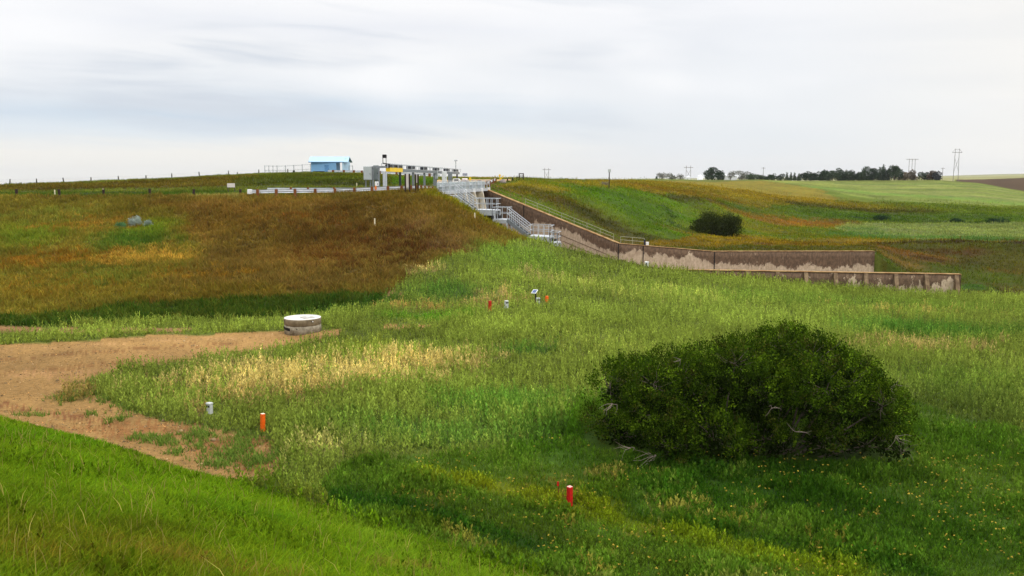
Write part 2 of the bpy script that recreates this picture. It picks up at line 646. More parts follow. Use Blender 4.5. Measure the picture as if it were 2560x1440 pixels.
def field(x, y, jitter=None):
    """colour (linear) and soil mask of the ground cover at world points"""
    x, y = np.asarray(x, float), np.asarray(y, float)
    n = len(x)
    sc = np.clip(y / 60, 0.35, 3.0)
    w1, w2 = fbm(x, y, 2.2, 4, 1.0) * 2.2, fbm(x, y, 2.2, 4, 31.0) * 2.2
    g1, g2 = fbm(x, y, 7.0, 3, 5.0), fbm(x, y, 0.9, 3, 9.0)
    g3 = fbm(x, y, 0.7, 2, 13.0)
    col = np.empty((n, 3))
    col[:] = lin(104, 112, 38)
    soil = np.zeros(n)
    rj = rng.random(n) if jitter is None else jitter
    for kind, g, c, p, warp, tagk in PAINT:
        xx, yy = x + w1 * warp * sc, y + w2 * warp * sc
        if kind == 'poly':
            m = in_poly(xx, yy, g).astype(float) * p
        elif kind == 'spot':
            d = ((xx - g[0]) / g[2]) ** 2 + ((yy - g[1]) / g[3]) ** 2
            m = np.clip((1.7 - d) / 1.5, 0, 1) * p
        else:
            ax_, ay, bx, by, wm = g
            dx, dy = bx - ax_, by - ay
            t = np.clip(((xx - ax_) * dx + (yy - ay) * dy) / (dx * dx + dy * dy), 0, 1)
            d = np.hypot(xx - ax_ - t * dx, yy - ay - t * dy) / wm
            m = np.clip((1.6 - d) / 1.3, 0, 1) * p
        # break the edge and the cover up in clumps
        q = (m > 0) & (m >= np.clip(rj * 0.6 + (0.5 + 1.6 * g2) * 0.4, 0.02, 0.98))
        if tagk == 'dry':
            q = (m > 0) & (m >= np.clip(rj * 0.4 + (0.5 + 1.5 * g3) * 0.6, 0.02, 0.98))
            col[q] = np.array(c) * (0.75 + 0.5 * rj[q])[:, None]
        elif tagk == 'soil':
            col[q] = c
        else:
            k_ = (0.62 + 0.38 * rj[q])[:, None]
            mm_ = m[q][:, None]
            col[q] = col[q] * (1 - k_ * np.maximum(mm_, .7)) + np.array(c) * k_ * np.maximum(mm_, .7)
            q2 = (m > 0) & ~q
            k2 = (m[q2] * 0.3)[:, None]
            col[q2] = col[q2] * (1 - k2) + np.array(c) * k2
        if tagk == 'soil':
            soil[q] = 1
        else:
            soil[q] = 0
    col *= (1 + 0.7 * g1 + 0.5 * g2)[:, None].clip(0.55, 1.5)
    return col, soil


# embankment
BROWN, OLIVE, TAN = (120, 98, 40), (120, 114, 36), (142, 104, 34)
poly([(-300, 496), (640, 490), (1100, 482), (1150, 508), (1250, 567), (1318, 598), (1200, 628), (1080, 662), (1000, 705), (955, 745), (700, 790), (300, 812), (-300, 820)], BROWN, 1.0, 0.5)
poly([(-300, 500), (330, 500), (470, 540), (480, 640), (420, 700), (300, 790), (-300, 815)], OLIVE, 0.75, 1.2)
poly([(470, 505), (1090, 492), (1150, 515), (1290, 590), (1190, 625), (1000, 690), (900, 720), (520, 720)], (110, 84, 42), 0.6, 1.2)
spot(900, 620, 220, 60, (92, 62, 28), 0.55, 1.2, 'dry')
spot(760, 560, 200, 30, (140, 92, 34), 0.45, 1.2, 'dry')
spot(330, 605, 110, 28, (58, 96, 26), 0.95)
spot(60, 590, 120, 40, (104, 126, 32), 0.85)
spot(390, 575, 60, 25, (112, 132, 32), 0.9)
spot(330, 650, 150, 24, (162, 132, 50), 0.75, 1.2, 'dry')
spot(200, 560, 160, 30, (146, 116, 40), 0.5, 1.2, 'dry')
spot(120, 650, 180, 30, (132, 98, 30), 0.6, 1.2, 'dry')
spot(460, 690, 200, 20, (146, 112, 36), 0.5, 1.2, 'dry')
spot(150, 720, 200, 35, (130, 96, 26), 0.6)
spot(560, 560, 120, 40, (120, 88, 26), 0.5)
spot(850, 560, 200, 60, (100, 72, 26), 0.6)
spot(620, 520, 300, 18, (132, 98, 40), 0.6)
spot(760, 640, 160, 40, (126, 92, 36), 0.5)
spot(1130, 610, 60, 30, (128, 96, 60), 0.55)
spot(1050, 560, 50, 20, (132, 100, 62), 0.5)
streak((1090, 486), (1315, 595), 9, (128, 126, 18), 0.95, 0.4)
streak((960, 500), (1180, 560), 30, (112, 92, 20), 0.5)
spot(500, 740, 260, 25, (122, 106, 30), 0.6)
spot(620, 600, 200, 40, (134, 112, 44), 0.4, 1.2, 'dry')
spot(90, 540, 200, 24, (120, 122, 44), 0.5, 1.2, 'dry')
spot(240, 700, 220, 40, (110, 116, 40), 0.45, 1.2, 'dry')
spot(1000, 540, 120, 30, (132, 106, 50), 0.4, 1.2, 'dry')
# bench and the upper slope
poly([(-300, 484), (640, 478), (1000, 476), (1080, 478), (640, 489), (-300, 499)], (62, 88, 22), 0.9, 0.4)
spot(300, 492, 130, 5, (50, 92, 20), 0.8, 0.5)
streak((480, 489), (600, 489), 2, (172, 165, 90), 0.9, 0.2)
poly([(-300, 478), (500, 470), (640, 466), (900, 464), (1085, 462), (1080, 447), (900, 437), (600, 440), (300, 455), (0, 464), (-300, 466)], (98, 80, 22), 1.0, 0.5)
poly([(560, 468), (640, 466), (900, 464), (1085, 462), (1085, 448), (900, 438), (700, 436), (600, 446)], (72, 86, 18), 0.85, 0.7)
spot(780, 452, 130, 8, (62, 78, 20), 0.8)
spot(860, 444, 80, 4, (96, 108, 20), 0.8)
spot(900, 460, 110, 5, (40, 50, 14), 0.7)
spot(150, 474, 160, 4, (66, 54, 22), 0.7)
poly([(980, 463), (1085, 462), (1110, 456), (1085, 447), (980, 441)], (84, 122, 20), 0.9, 0.5)
# gravel road running away behind the gates
poly([(1085, 462), (1205, 463), (1245, 455), (1290, 451), (1280, 448), (1180, 448), (1085, 450)], (176, 146, 104), 0.97, 0.15, 'soil')
spot(1210, 445.5, 120, 1.5, (150, 128, 50), 0.9, 0.2)
# valley side on the right
GREEN1, GREEN2, DARK, RUST, GOLD = (70, 112, 20), (100, 120, 24), (46, 68, 14), (126, 92, 24), (150, 126, 36)
poly([(1205, 470), (1300, 452), (1460, 456), (1640, 449), (2000, 454), (2450, 460), (2560, 480), (2900, 500), (2900, 600), (2190, 615), (1785, 628), (1550, 608), (1300, 508)], GREEN2, 1.0, 0.6)
poly([(1240, 468), (1300, 453), (1460, 457), (1640, 450), (1900, 452), (2040, 470), (2100, 500), (1700, 490), (1560, 470), (1400, 478), (1300, 490)], GOLD, 0.85, 1.0)
streak((1640, 452), (1950, 450), 4, (108, 124, 44), 1.0, 0.4)
streak((1300, 470), (1600, 600), 26, (87, 81, 18), 0.95, 1.4)
streak((1400, 505), (1560, 580), 18, (112, 85, 26), 0.75, 1.4)
streak((1420, 470), (1700, 540), 14, (80, 114, 18), 1.0, 1.2)
streak((1500, 480), (1760, 600), 22, (84, 118, 18), 1.0, 1.4)
streak((1570, 478), (1700, 510), 12, (100, 134, 20), 1.0, 1.0)
streak((1640, 510), (1800, 610), 16, (52, 76, 18), 1.0, 1.2)
streak((1460, 530), (1640, 600), 14, (58, 68, 16), 0.9, 1.2)
streak((1500, 590), (1640, 612), 8, (94, 79, 26), 0.9, 1.2)
streak((1640, 470), (1840, 510), 9, (126, 98, 26), 1.0, 1.0)
streak((1660, 492), (1860, 520), 7, (74, 68, 18), 1.0, 1.0)
streak((1850, 480), (2100, 510), 9, (143, 121, 28), 0.95, 1.0)
streak((1850, 520), (2200, 548), 9, (84, 112, 24), 1.0, 1.0)
streak((2020, 515), (2300, 530), 6, (66, 64, 20), 1.0, 1.0)
streak((2100, 535), (2560, 548), 7, (78, 106, 28), 1.0, 1.0)
streak((2150, 548), (2560, 556), 3, (51, 77, 24), 0.9, 0.8)
streak((1880, 545), (2080, 562), 8, (140, 100, 36), 1.0, 1.0)
streak((1900, 575), (2090, 588), 7, (120, 114, 24), 1.0, 0.8)
streak((1800, 600), (2150, 602), 5, (152, 124, 24), 1.0, 0.8)
spot(2010, 560, 90, 12, (161, 110, 36), 0.75)
streak((1800, 585), (1980, 606), 5, (140, 112, 24), 1.0, 0.6)
# crop fields on the right: lower tongue and upper field
poly([(2085, 572), (2110, 562), (2250, 560), (2900, 560), (2900, 604), (2560, 602), (2300, 600), (2170, 592)], (138, 150, 80), 1.0, 0.12)
streak((2130, 588), (2560, 602), 3, (64, 114, 40), 0.9, 0.2)
streak((2300, 574), (2560, 572), 5, (154, 165, 84), 0.8, 0.5)
spot(2150, 575, 40, 7, (87, 123, 56), 0.8)
poly([(1900, 451), (2350, 452), (2440, 458), (2560, 480), (2900, 500), (2900, 520), (2560, 522), (2300, 506), (2150, 492), (2000, 462)], (124, 136, 58), 1.0, 0.15)
streak((2050, 470), (2560, 512), 5, (112, 154, 52), 0.7, 0.4)
streak((2000, 457), (2400, 470), 3, (159, 162, 72), 0.7, 0.4)
streak((2200, 480), (2560, 500), 3, (154, 160, 80), 0.7, 0.4)
for k_ in range(9):
    streak((2060 + 40 * k_, 458 + 4.2 * k_), (2480 + 20 * k_, 466 + 5.2 * k_), 1.2, ((92, 118, 50), (140, 144, 84))[k_ % 2], 0.7, 0.3)
streak((1930, 458), (2560, 524), 2, (94, 101, 34), 0.8, 0.3)
# outlet channel: dark broken bank
poly([(1600, 606), (1800, 606), (2000, 604), (2200, 606), (2900, 604), (2900, 800), (2390, 737), (2200, 700), (2190, 632), (1790, 630), (1600, 622)], (84, 76, 18), 0.95, 0.4)
poly([(1600, 608), (1800, 604), (2150, 602), (2180, 612), (1800, 618), (1620, 616)], (138, 112, 24), 0.9, 0.3)
streak((2190, 611), (2560, 607), 3, (58, 32, 16), 1.0, 0.25)
streak((1900, 611), (2180, 611), 2, (84, 52, 20), 0.9, 0.3)
streak((2000, 604), (2560, 602), 2, (150, 122, 36), 0.9, 0.2)
spot(2290, 640, 110, 14, (146, 100, 44), 0.85)
spot(2250, 655, 60, 8, (140, 108, 50), 0.8)
spot(2330, 650, 50, 6, (66, 40, 20), 0.8)
spot(2260, 690, 60, 14, (78, 104, 26), 0.8)
spot(2400, 630, 80, 12, (92, 58, 28), 0.85)
spot(2520, 650, 70, 14, (84, 84, 24), 0.8)
spot(2450, 690, 150, 26, (82, 104, 24), 0.8)
spot(2520, 680, 60, 8, (112, 82, 30), 0.7)
spot(2430, 720, 60, 12, (66, 112, 24), 0.9)
# ploughed hill and prairie beyond
# weed meadow
MEAD = (127, 142, 58)
poly([(-300, 818), (700, 792), (955, 745), (1000, 705), (1080, 662), (1200, 628), (1318, 598), (1400, 620), (1560, 655), (1620, 672), (1785, 691), (2000, 713), (2390, 738), (2900, 748), (2900, 1430), (900, 1430), (880, 1260), (540, 1185), (0, 1040), (-300, 960)], MEAD, 1.0, 0.25)
spot(1750, 770, 500, 60, (130, 147, 62), 0.6)
spot(1300, 650, 140, 40, (106, 138, 48), 0.7)
spot(2100, 760, 500, 18, (108, 136, 50), 0.7)
DRY = (182, 166, 98)
spot(760, 950, 380, 45, DRY, 0.72, 1.4, 'dry')
spot(620, 1000, 260, 35, (172, 152, 88), 0.5, 1.4, 'dry')
spot(1090, 915, 200, 36, DRY, 0.6, 1.4, 'dry')
spot(900, 880, 180, 20, (140, 150, 58), 0.6, 1.0, 'dry')
spot(1420, 700, 160, 18, (170, 160, 96), 0.4, 1.0, 'dry')
spot(1000, 900, 260, 30, (182, 166, 98), 0.5, 1.4, 'dry')
spot(1240, 745, 130, 30, (172, 152, 88), 0.5, 1.0, 'dry')
spot(1070, 672, 60, 14, DRY, 0.7, 1.4, 'dry')
spot(1050, 770, 110, 8, (176, 148, 80), 0.65, 1.0, 'dry')
spot(2330, 870, 260, 26, (172, 156, 92), 0.5, 1.4, 'dry')
spot(2300, 780, 260, 14, (178, 164, 84), 0.4, 1.0, 'dry')
spot(1640, 740, 300, 30, (160, 166, 78), 0.4, 1.0, 'dry')
spot(1500, 870, 160, 40, (150, 160, 70), 0.4, 1.0, 'dry')
spot(850, 1120, 120, 35, (176, 172, 96), 0.55, 1.0, 'dry')
spot(700, 1160, 80, 30, (170, 168, 92), 0.5, 1.0, 'dry')
spot(1120, 730, 110, 26, (64, 112, 40), 0.8)
spot(970, 750, 60, 16, (56, 100, 30), 0.8)
spot(1060, 797, 130, 8, (80, 138, 22), 0.9)
spot(1270, 1010, 200, 34, (62, 120, 34), 0.7)
spot(1300, 880, 90, 10, (56, 112, 36), 0.8)
spot(2340, 830, 230, 22, (54, 112, 34), 0.85)
spot(2400, 960, 220, 40, (98, 130, 44), 0.6)
spot(1160, 1090, 280, 40, (72, 122, 42), 0.65)
spot(900, 1060, 200, 26, (76, 118, 40), 0.5)
spot(1380, 1100, 120, 60, (54, 94, 24), 0.85)
spot(2430, 1110, 200, 50, (58, 92, 30), 0.7)
# greener, lusher ground toward the toe of the near dam
poly([(860, 1150), (1200, 1130), (1400, 1090), (1480, 990), (2290, 1010), (2560, 1090), (2900, 1120), (2900, 1460), (1700, 1460), (1350, 1450), (1100, 1385), (880, 1305), (800, 1215)], (74, 116, 18), 0.85, 1.2)
spot(1870, 1175, 430, 34, (34, 72, 16), 0.9)  # shade at the foot of the big bush, painted into the ground colour
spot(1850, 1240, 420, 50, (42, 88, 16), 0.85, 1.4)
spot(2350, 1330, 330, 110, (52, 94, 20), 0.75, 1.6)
streak((1080, 1190), (1500, 1275), 26, (136, 146, 26), 1.0, 0.5)
streak((1500, 1285), (2100, 1435), 26, (124, 142, 24), 1.0, 0.5)
streak((860, 1240), (1330, 1360), 30, (40, 82, 18), 1.0, 0.6)
streak((1000, 1300), (1350, 1410), 12, (92, 112, 22), 0.7, 0.8)
streak((1600, 1290), (2300, 1430), 20, (42, 86, 18), 0.8, 0.9)
streak((1330, 1190), (1560, 1230), 18, (104, 128, 26), 0.7, 1.0)
streak((1180, 1285), (1700, 1420), 22, (78, 96, 24), 0.75, 0.8)
streak((1100, 1330), (1500, 1440), 14, (142, 142, 56), 0.4, 0.9, 'dry')
spot(1560, 1200, 160, 26, (150, 148, 64), 0.45, 1.0, 'dry')
spot(1750, 1275, 220, 26, (150, 148, 64), 0.4, 1.0, 'dry')
spot(1900, 1330, 700, 120, (150, 148, 56), 0.17, 1.0, 'dry')
spot(1250, 1230, 350, 60, (150, 146, 56), 0.2, 1.0, 'dry')
spot(2450, 1030, 200, 60, (70, 92, 32), 0.8, 1.2)
# toe ditch of the embankment: lush dark strip
poly([(-200, 822), (150, 815), (480, 802), (720, 792), (900, 782), (960, 762), (950, 738), (860, 734), (640, 744), (400, 758), (150, 786), (-200, 806)], (40, 78, 18), 0.95, 0.45)
spot(760, 772, 160, 12, (26, 52, 14), 0.7)
# near dam face, mown bright grass
poly([(-900, 1000), (0, 1040), (250, 1100), (540, 1187), (900, 1298), (1130, 1370), (1350, 1440), (1900, 1640), (1900, 1800), (-900, 1800)], (100, 132, 16), 1.0, 0.25)
spot(170, 1390, 520, 130, (116, 116, 26), 0.65, 0.8)
spot(350, 1330, 120, 30, (84, 92, 22), 0.7, 0.8)
spot(420, 1380, 160, 24, (122, 104, 34), 0.6, 0.8)
spot(40, 1400, 160, 60, (118, 92, 30), 0.6, 0.8)
spot(700, 1400, 300, 60, (108, 138, 20), 0.6, 0.8)
spot(420, 1200, 300, 60, (88, 124, 14), 0.6, 0.8)
spot(900, 1380, 300, 40, (100, 130, 20), 0.6, 0.8)
spot(620, 1290, 160, 24, (64, 104, 16), 0.6, 0.8)
spot(260, 1270, 130, 18, (104, 128, 22), 0.6, 0.8)
spot(1000, 1420, 120, 18, (126, 128, 40), 0.5, 0.8, 'dry')
spot(380, 1400, 300, 30, (140, 122, 44), 0.35, 0.8, 'dry')
spot(150, 1100, 120, 40, (76, 122, 14), 0.7, 0.8)
# bare dirt track
DIRT = [(-300, 872), (0, 864), (250, 848), (420, 836), (700, 827), (850, 824), (868, 834), (800, 852), (640, 878), (450, 905), (310, 922), (255, 945), (235, 985), (330, 1030), (420, 1056), (530, 1070), (640, 1100), (720, 1145), (680, 1200), (540, 1198), (250, 1106), (0, 1044), (-300, 960)]
DIRT2 = [(-300, 812), (0, 815), (300, 820), (490, 820), (450, 830), (300, 832), (0, 836), (-300, 838)]
DIRT3 = [(950, 815), (1085, 812), (1080, 822), (960, 824)]
CD = (150, 117, 70)
poly(DIRT, CD, 1.0, 0.16, 'soil')
poly(DIRT2, (140, 106, 70), 0.9, 0.3, 'soil')
poly(DIRT3, (170, 128, 80), 0.85, 0.3, 'soil')
streak((-100, 905), (560, 862), 5, (128, 92, 54), 0.6, 0.6, 'soil')
streak((-100, 950), (300, 905), 7, (132, 96, 56), 0.6, 0.6, 'soil')
streak((-50, 1000), (420, 1085), 9, (128, 86, 52), 0.55, 0.6, 'soil')
streak((-100, 880), (700, 838), 3, (164, 128, 82), 0.6, 0.5, 'soil')
spot(120, 935, 120, 12, (162, 124, 80), 0.6, 0.8, 'soil')
spot(980, 735, 40, 8, (140, 112, 70), 0.6, 1.0, 'soil')
spot(330, 1075, 170, 26, (142, 100, 58), 0.7, 0.4, 'soil')
spot(560, 1120, 130, 26, (142, 98, 58), 0.7, 0.4, 'soil')
spot(640, 1160, 60, 24, (142, 100, 58), 0.8, 0.4, 'soil')
spot(210, 985, 60, 24, (128, 130, 58), 0.6, 0.6)

# ------------------------------------------------------------------ ground sheet
nu, ny = len(US), len(YS)
gx = (US[:, None] * YS[None, :]).ravel()
gy = np.broadcast_to(YS, (nu, ny)).ravel()
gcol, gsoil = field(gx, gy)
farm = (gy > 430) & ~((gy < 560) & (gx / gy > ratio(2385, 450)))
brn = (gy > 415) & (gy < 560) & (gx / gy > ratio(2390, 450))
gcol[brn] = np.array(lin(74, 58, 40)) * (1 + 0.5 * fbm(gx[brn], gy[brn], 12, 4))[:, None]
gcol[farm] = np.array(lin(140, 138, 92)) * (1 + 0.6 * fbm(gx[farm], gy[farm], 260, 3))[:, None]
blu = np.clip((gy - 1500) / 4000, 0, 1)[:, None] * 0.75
gcol = np.where((gsoil[:, None] > 0) | (gy[:, None] > 250), gcol, gcol * np.where(in_poly(gx, gy, PAINT[0][1]), 0.62, 0.45)[:, None])  # ground under the plants darkened, as painted shade in the gaps
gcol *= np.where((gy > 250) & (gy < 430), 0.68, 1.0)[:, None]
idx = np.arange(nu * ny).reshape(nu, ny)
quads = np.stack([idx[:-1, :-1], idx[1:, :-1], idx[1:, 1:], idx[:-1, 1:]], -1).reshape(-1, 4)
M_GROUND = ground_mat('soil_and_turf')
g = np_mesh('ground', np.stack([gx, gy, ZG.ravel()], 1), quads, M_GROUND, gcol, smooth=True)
tag(g, kind='structure')
# the dirt track is a thin sheet of its own on the ground
soilq = gsoil[quads].sum(1) >= 3
soilq &= (gy[quads[:, 0]] < 70)
dq = quads[soilq]
uni, inv = np.unique(dq, return_inverse=True)
dv = np.stack([gx, gy, ZG.ravel() + 0.012], 1)[uni]
rut = 0.05 * np.sin(dv[:, 1] * 3.1 + dv[:, 0] * 0.25) * 0.4 + 0.03 * fbm(dv[:, 0], dv[:, 1], 0.5, 3)
dv[:, 2] += np.maximum(0, rut)
M_DIRT = ground_mat('dirt', 5.0, 0.8)
tag(np_mesh('dirt_track', dv, inv.reshape(-1, 4), M_DIRT, gcol[uni], smooth=True), kind='structure')

# ------------------------------------------------------------------ plants
KEEP_OUT = []            # (x, y, r): nothing grows through these


def sample(n, y0, y1, power, px0=-420, px1=3150):
    """random ground points in the wedge the photo could see; density per area falls with distance as y**-power"""
    u = (rng.uniform(px0, px1, n) - CX) / F
    e = 2 - power
    r = rng.random(n)
    y = (y0 ** e + r * (y1 ** e - y0 ** e)) ** (1 / e) if abs(e) > 1e-6 else y0 * (y1 / y0) ** r
    return u * y, y


def clear_of(x, y):
    k = ~in_poly(x, y, TRENCH)
    for cx, cy, r in KEEP_OUT:
        k &= (x - cx) ** 2 + (y - cy) ** 2 > r * r
    return k


def make_blades(P, h, wd, lean, col, tipcol=1.25, droop=0.0):
    """curved tapering blades: 5 vertices, a quad and a triangle each"""
    n = len(P)
    a = rng.uniform(0, np.pi, n)
    wx, wy = np.cos(a) * wd / 2, np.sin(a) * wd / 2
    z0 = np.zeros(n)
    W = np.stack([wx, wy, z0], 1)
    L = np.stack([lean[:, 0], lean[:, 1], z0], 1)
    mid = P + L * 0.4 + np.stack([z0, z0, h * 0.6], 1)
    tip = P + L + np.stack([z0, z0, h * (1 - droop)], 1)
    V = np.stack([P - W, P + W, mid - W * 0.7, mid + W * 0.7, tip], 1).reshape(-1, 3)
    b = np.arange(n)[:, None] * 5
    q = b + np.array([[0, 1, 3, 2]])
    t = b + np.array([[2, 3, 4]])
    C = np.stack([col * 0.9, col * 0.9, col, col, col * tipcol], 1).reshape(-1, 3)
    return V, q, t, C


def make_leaves(P, ax, size, wid, col):
    """diamond leaves: P base, ax unit axis (n,3)"""
    n = len(P)
    r = rng.normal(size=(n, 3))
    s = np.cross(ax, r)
    s /= np.linalg.norm(s, axis=1, keepdims=True) + 1e-9
    L = ax * size[:, None]
    S = s * (wid / 2)[:, None]
    V = np.stack([P, P + L * 0.45 + S, P + L, P + L * 0.45 - S], 1).reshape(-1, 3)
    q = np.arange(n)[:, None] * 4 + np.array([[0, 1, 2, 3]])
    C = np.repeat(col, 4, axis=0)
    return V, q, C


class Veg:
    def __init__(s):
        s.V, s.Q, s.T, s.C, s.k = [], [], [], [], 0

    def add(s, V, Q, T, C):
        s.V.append(V)
        s.C.append(C)
        if Q is not None:
            s.Q.append(Q + s.k)
        if T is not None:
            s.T.append(T + s.k)
        s.k += len(V)

    def build(s, name, m, parent=None):
        return np_mesh(name, np.concatenate(s.V), np.concatenate(s.Q) if s.Q else None, m, np.concatenate(s.C), parent, tris=np.concatenate(s.T) if s.T else None)


def grass(v, x, y, h, wd, per, spread, leanamt, gain=1.0, droop=0.1, tip=1.25):
    """tufts of grass at x, y"""
    col, soil = field(x, y)
    keep = clear_of(x, y) & (soil == 0)
    x, y, col = x[keep], y[keep], col[keep] * gain
    h, wd = h(x, y), wd(x, y)
    n = len(x)
    col = col * rng.lognormal(0, 0.16, n)[:, None]
    th = h * rng.uniform(0.7, 1.25, n)
    x2 = np.repeat(x, per) + rng.normal(0, 1, n * per) * np.repeat(spread * th, per)
    y2 = np.repeat(y, per) + rng.normal(0, 1, n * per) * np.repeat(spread * th, per)
    hh = np.repeat(th, per) * rng.uniform(0.55, 1.1, n * per)
    ww = np.repeat(wd, per) * rng.uniform(0.7, 1.3, n * per)
    cc = np.repeat(col, per, axis=0) * rng.lognormal(0, 0.14, n * per)[:, None]
    cc[:, 0] *= rng.lognormal(0, 0.10, n * per)
    z = gsamp(ZG, x2, y2) - 0.03
    ln = rng.normal(0, 1, (n * per, 2)) * (leanamt * hh)[:, None]
    v.add(*make_blades(np.stack([x2, y2, z], 1), hh, ww, ln, cc, tip, droop))


def weeds(v, x, y, hfun, leaves, gain=1.0, lsz=0.22, sage=0.0):
    """upright leafy stems, thinner towards the top"""
    col, soil = field(x, y)
    keep = clear_of(x, y) & (soil == 0)
    x, y, col = x[keep], y[keep], col[keep] * gain
    n = len(x)
    h = hfun(x, y) * rng.uniform(0.55, 1.3, n)
    z = gsamp(ZG, x, y) - 0.02
    col = col * rng.lognormal(0, 0.18, n)[:, None]
    lean = rng.normal(0, 0.14, (n, 2))
    t = np.tile((np.arange(leaves) + 0.6) / leaves, n)
    t = np.clip(t + rng.normal(0, 0.05, len(t)), 0.05, 1)
    H = np.repeat(h, leaves)
    a = rng.uniform(0, 2 * np.pi, len(t))
    px = np.repeat(x, leaves) + np.repeat(lean[:, 0], leaves) * H * t
    py = np.repeat(y, leaves) + np.repeat(lean[:, 1], leaves) * H * t
    pz = np.repeat(z, leaves) + H * t * 0.86
    up = rng.uniform(0.5, 1.5, len(t)) + t * 1.2
    ax = np.stack([np.cos(a), np.sin(a), up], 1)
    ax /= np.linalg.norm(ax, axis=1, keepdims=True)
    size = H * lsz * (1.35 - 0.7 * t) * rng.uniform(0.7, 1.3, len(t))
    cc = np.repeat(col, leaves, axis=0) * (0.9 + 0.25 * t)[:, None] * rng.lognormal(0, 0.15, len(t))[:, None]
    V, Q, C = make_leaves(np.stack([px, py, pz], 1), ax, size, size * 0.42, cc)
    v.add(V, Q, None, C)


# ------------------------------------------------------------------ materials of the built things
M_CONC = mat('concrete', lin(176, 164, 146), 0.85, 0.25, 6, 0.3, c2=lin(140, 128, 110))
M_CONC_D = mat('old_concrete', lin(120, 96, 74), 0.9, 0.4, 1.2, 0.4, c2=lin(70, 52, 40))
M_LICHEN = mat('lichen_concrete', lin(176, 146, 98), 0.9, 0.4, 1.5, 0.2, c2=lin(122, 84, 46))
M_BUTT = mat('buttress_concrete', lin(146, 124, 96), 0.9, 0.4, 2.5, 0.3, c2=lin(92, 72, 54))
M_PALE = mat('pale_concrete', lin(206, 196, 172), 0.85, 0.2, 3)
M_GALV = mat('galvanised_steel', lin(190, 195, 200), 0.5, 0.15, 5, metal=0.25, spec=0.5)
M_GALV_D = mat('weathered_steel', lin(128, 134, 138), 0.55, 0.2, 5, metal=0.3)
M_WHITE = mat('white_paint', lin(228, 230, 230), 0.5, 0.06, 3)
M_BEIGE = mat('faded_white_board', lin(214, 204, 198), 0.7, 0.08, 3)
M_GREY = mat('grey_paint', lin(170, 178, 178), 0.5, 0.08, 3)
M_DARK = mat('dark_steel', lin(44, 44, 50), 0.5, 0.2, 6)
M_NAVY = mat('dark_blue_paint', lin(28, 30, 58), 0.5, 0.2, 3)
M_BLACK = mat('black_paint', lin(22, 20, 20), 0.6, 0.2, 6)
M_YEL = mat('yellow_paint', lin(240, 200, 30), 0.5, 0.1, 4)
M_WOODR = mat('reddish_timber', lin(122, 74, 40), 0.9, 0.4, 8, 0.3)
M_WOODD = mat('dark_timber', lin(52, 38, 32), 0.9, 0.4, 8, 0.3)
M_WOODG = mat('grey_timber', lin(70, 64, 58), 0.9, 0.3, 8, 0.2)
M_STAKE = mat('pale_stake_wood', lin(226, 214, 180), 0.8, 0.1, 8)
M_RED = mat('red_paint', lin(190, 22, 18), 0.6, 0.35, 14, 0.2)
M_ORANGE = mat('orange_paint', lin(240, 100, 14), 0.6, 0.28, 14, 0.2)
M_REDTOP = mat('lit_pink_top', lin(238, 176, 164), 0.8, 0.15, 20)  # pale pink holds the strong light on the red post's top
M_RUST = mat('rusty_iron', lin(110, 52, 28), 0.9, 0.4, 20)
M_BLUE = mat('blue_cladding', lin(124, 172, 214), 0.6, 0.08, 1.5)
M_BLUE_L = mat('light_blue_cladding', lin(170, 200, 222), 0.6, 0.08, 1.5)
M_ROOF = mat('light_blue_roof', lin(166, 198, 224), 0.45, 0.05, 1.0)
M_GLASS = mat('solar_cells', lin(64, 84, 128), 0.15, 0.1, 30, spec=0.6)
M_ROCK = mat('grey_rock', lin(140, 128, 122), 0.9, 0.3, 3, 0.6)
M_CLOTH = mat('orange_cloth', lin(232, 130, 60), 0.9, 0.2, 20)


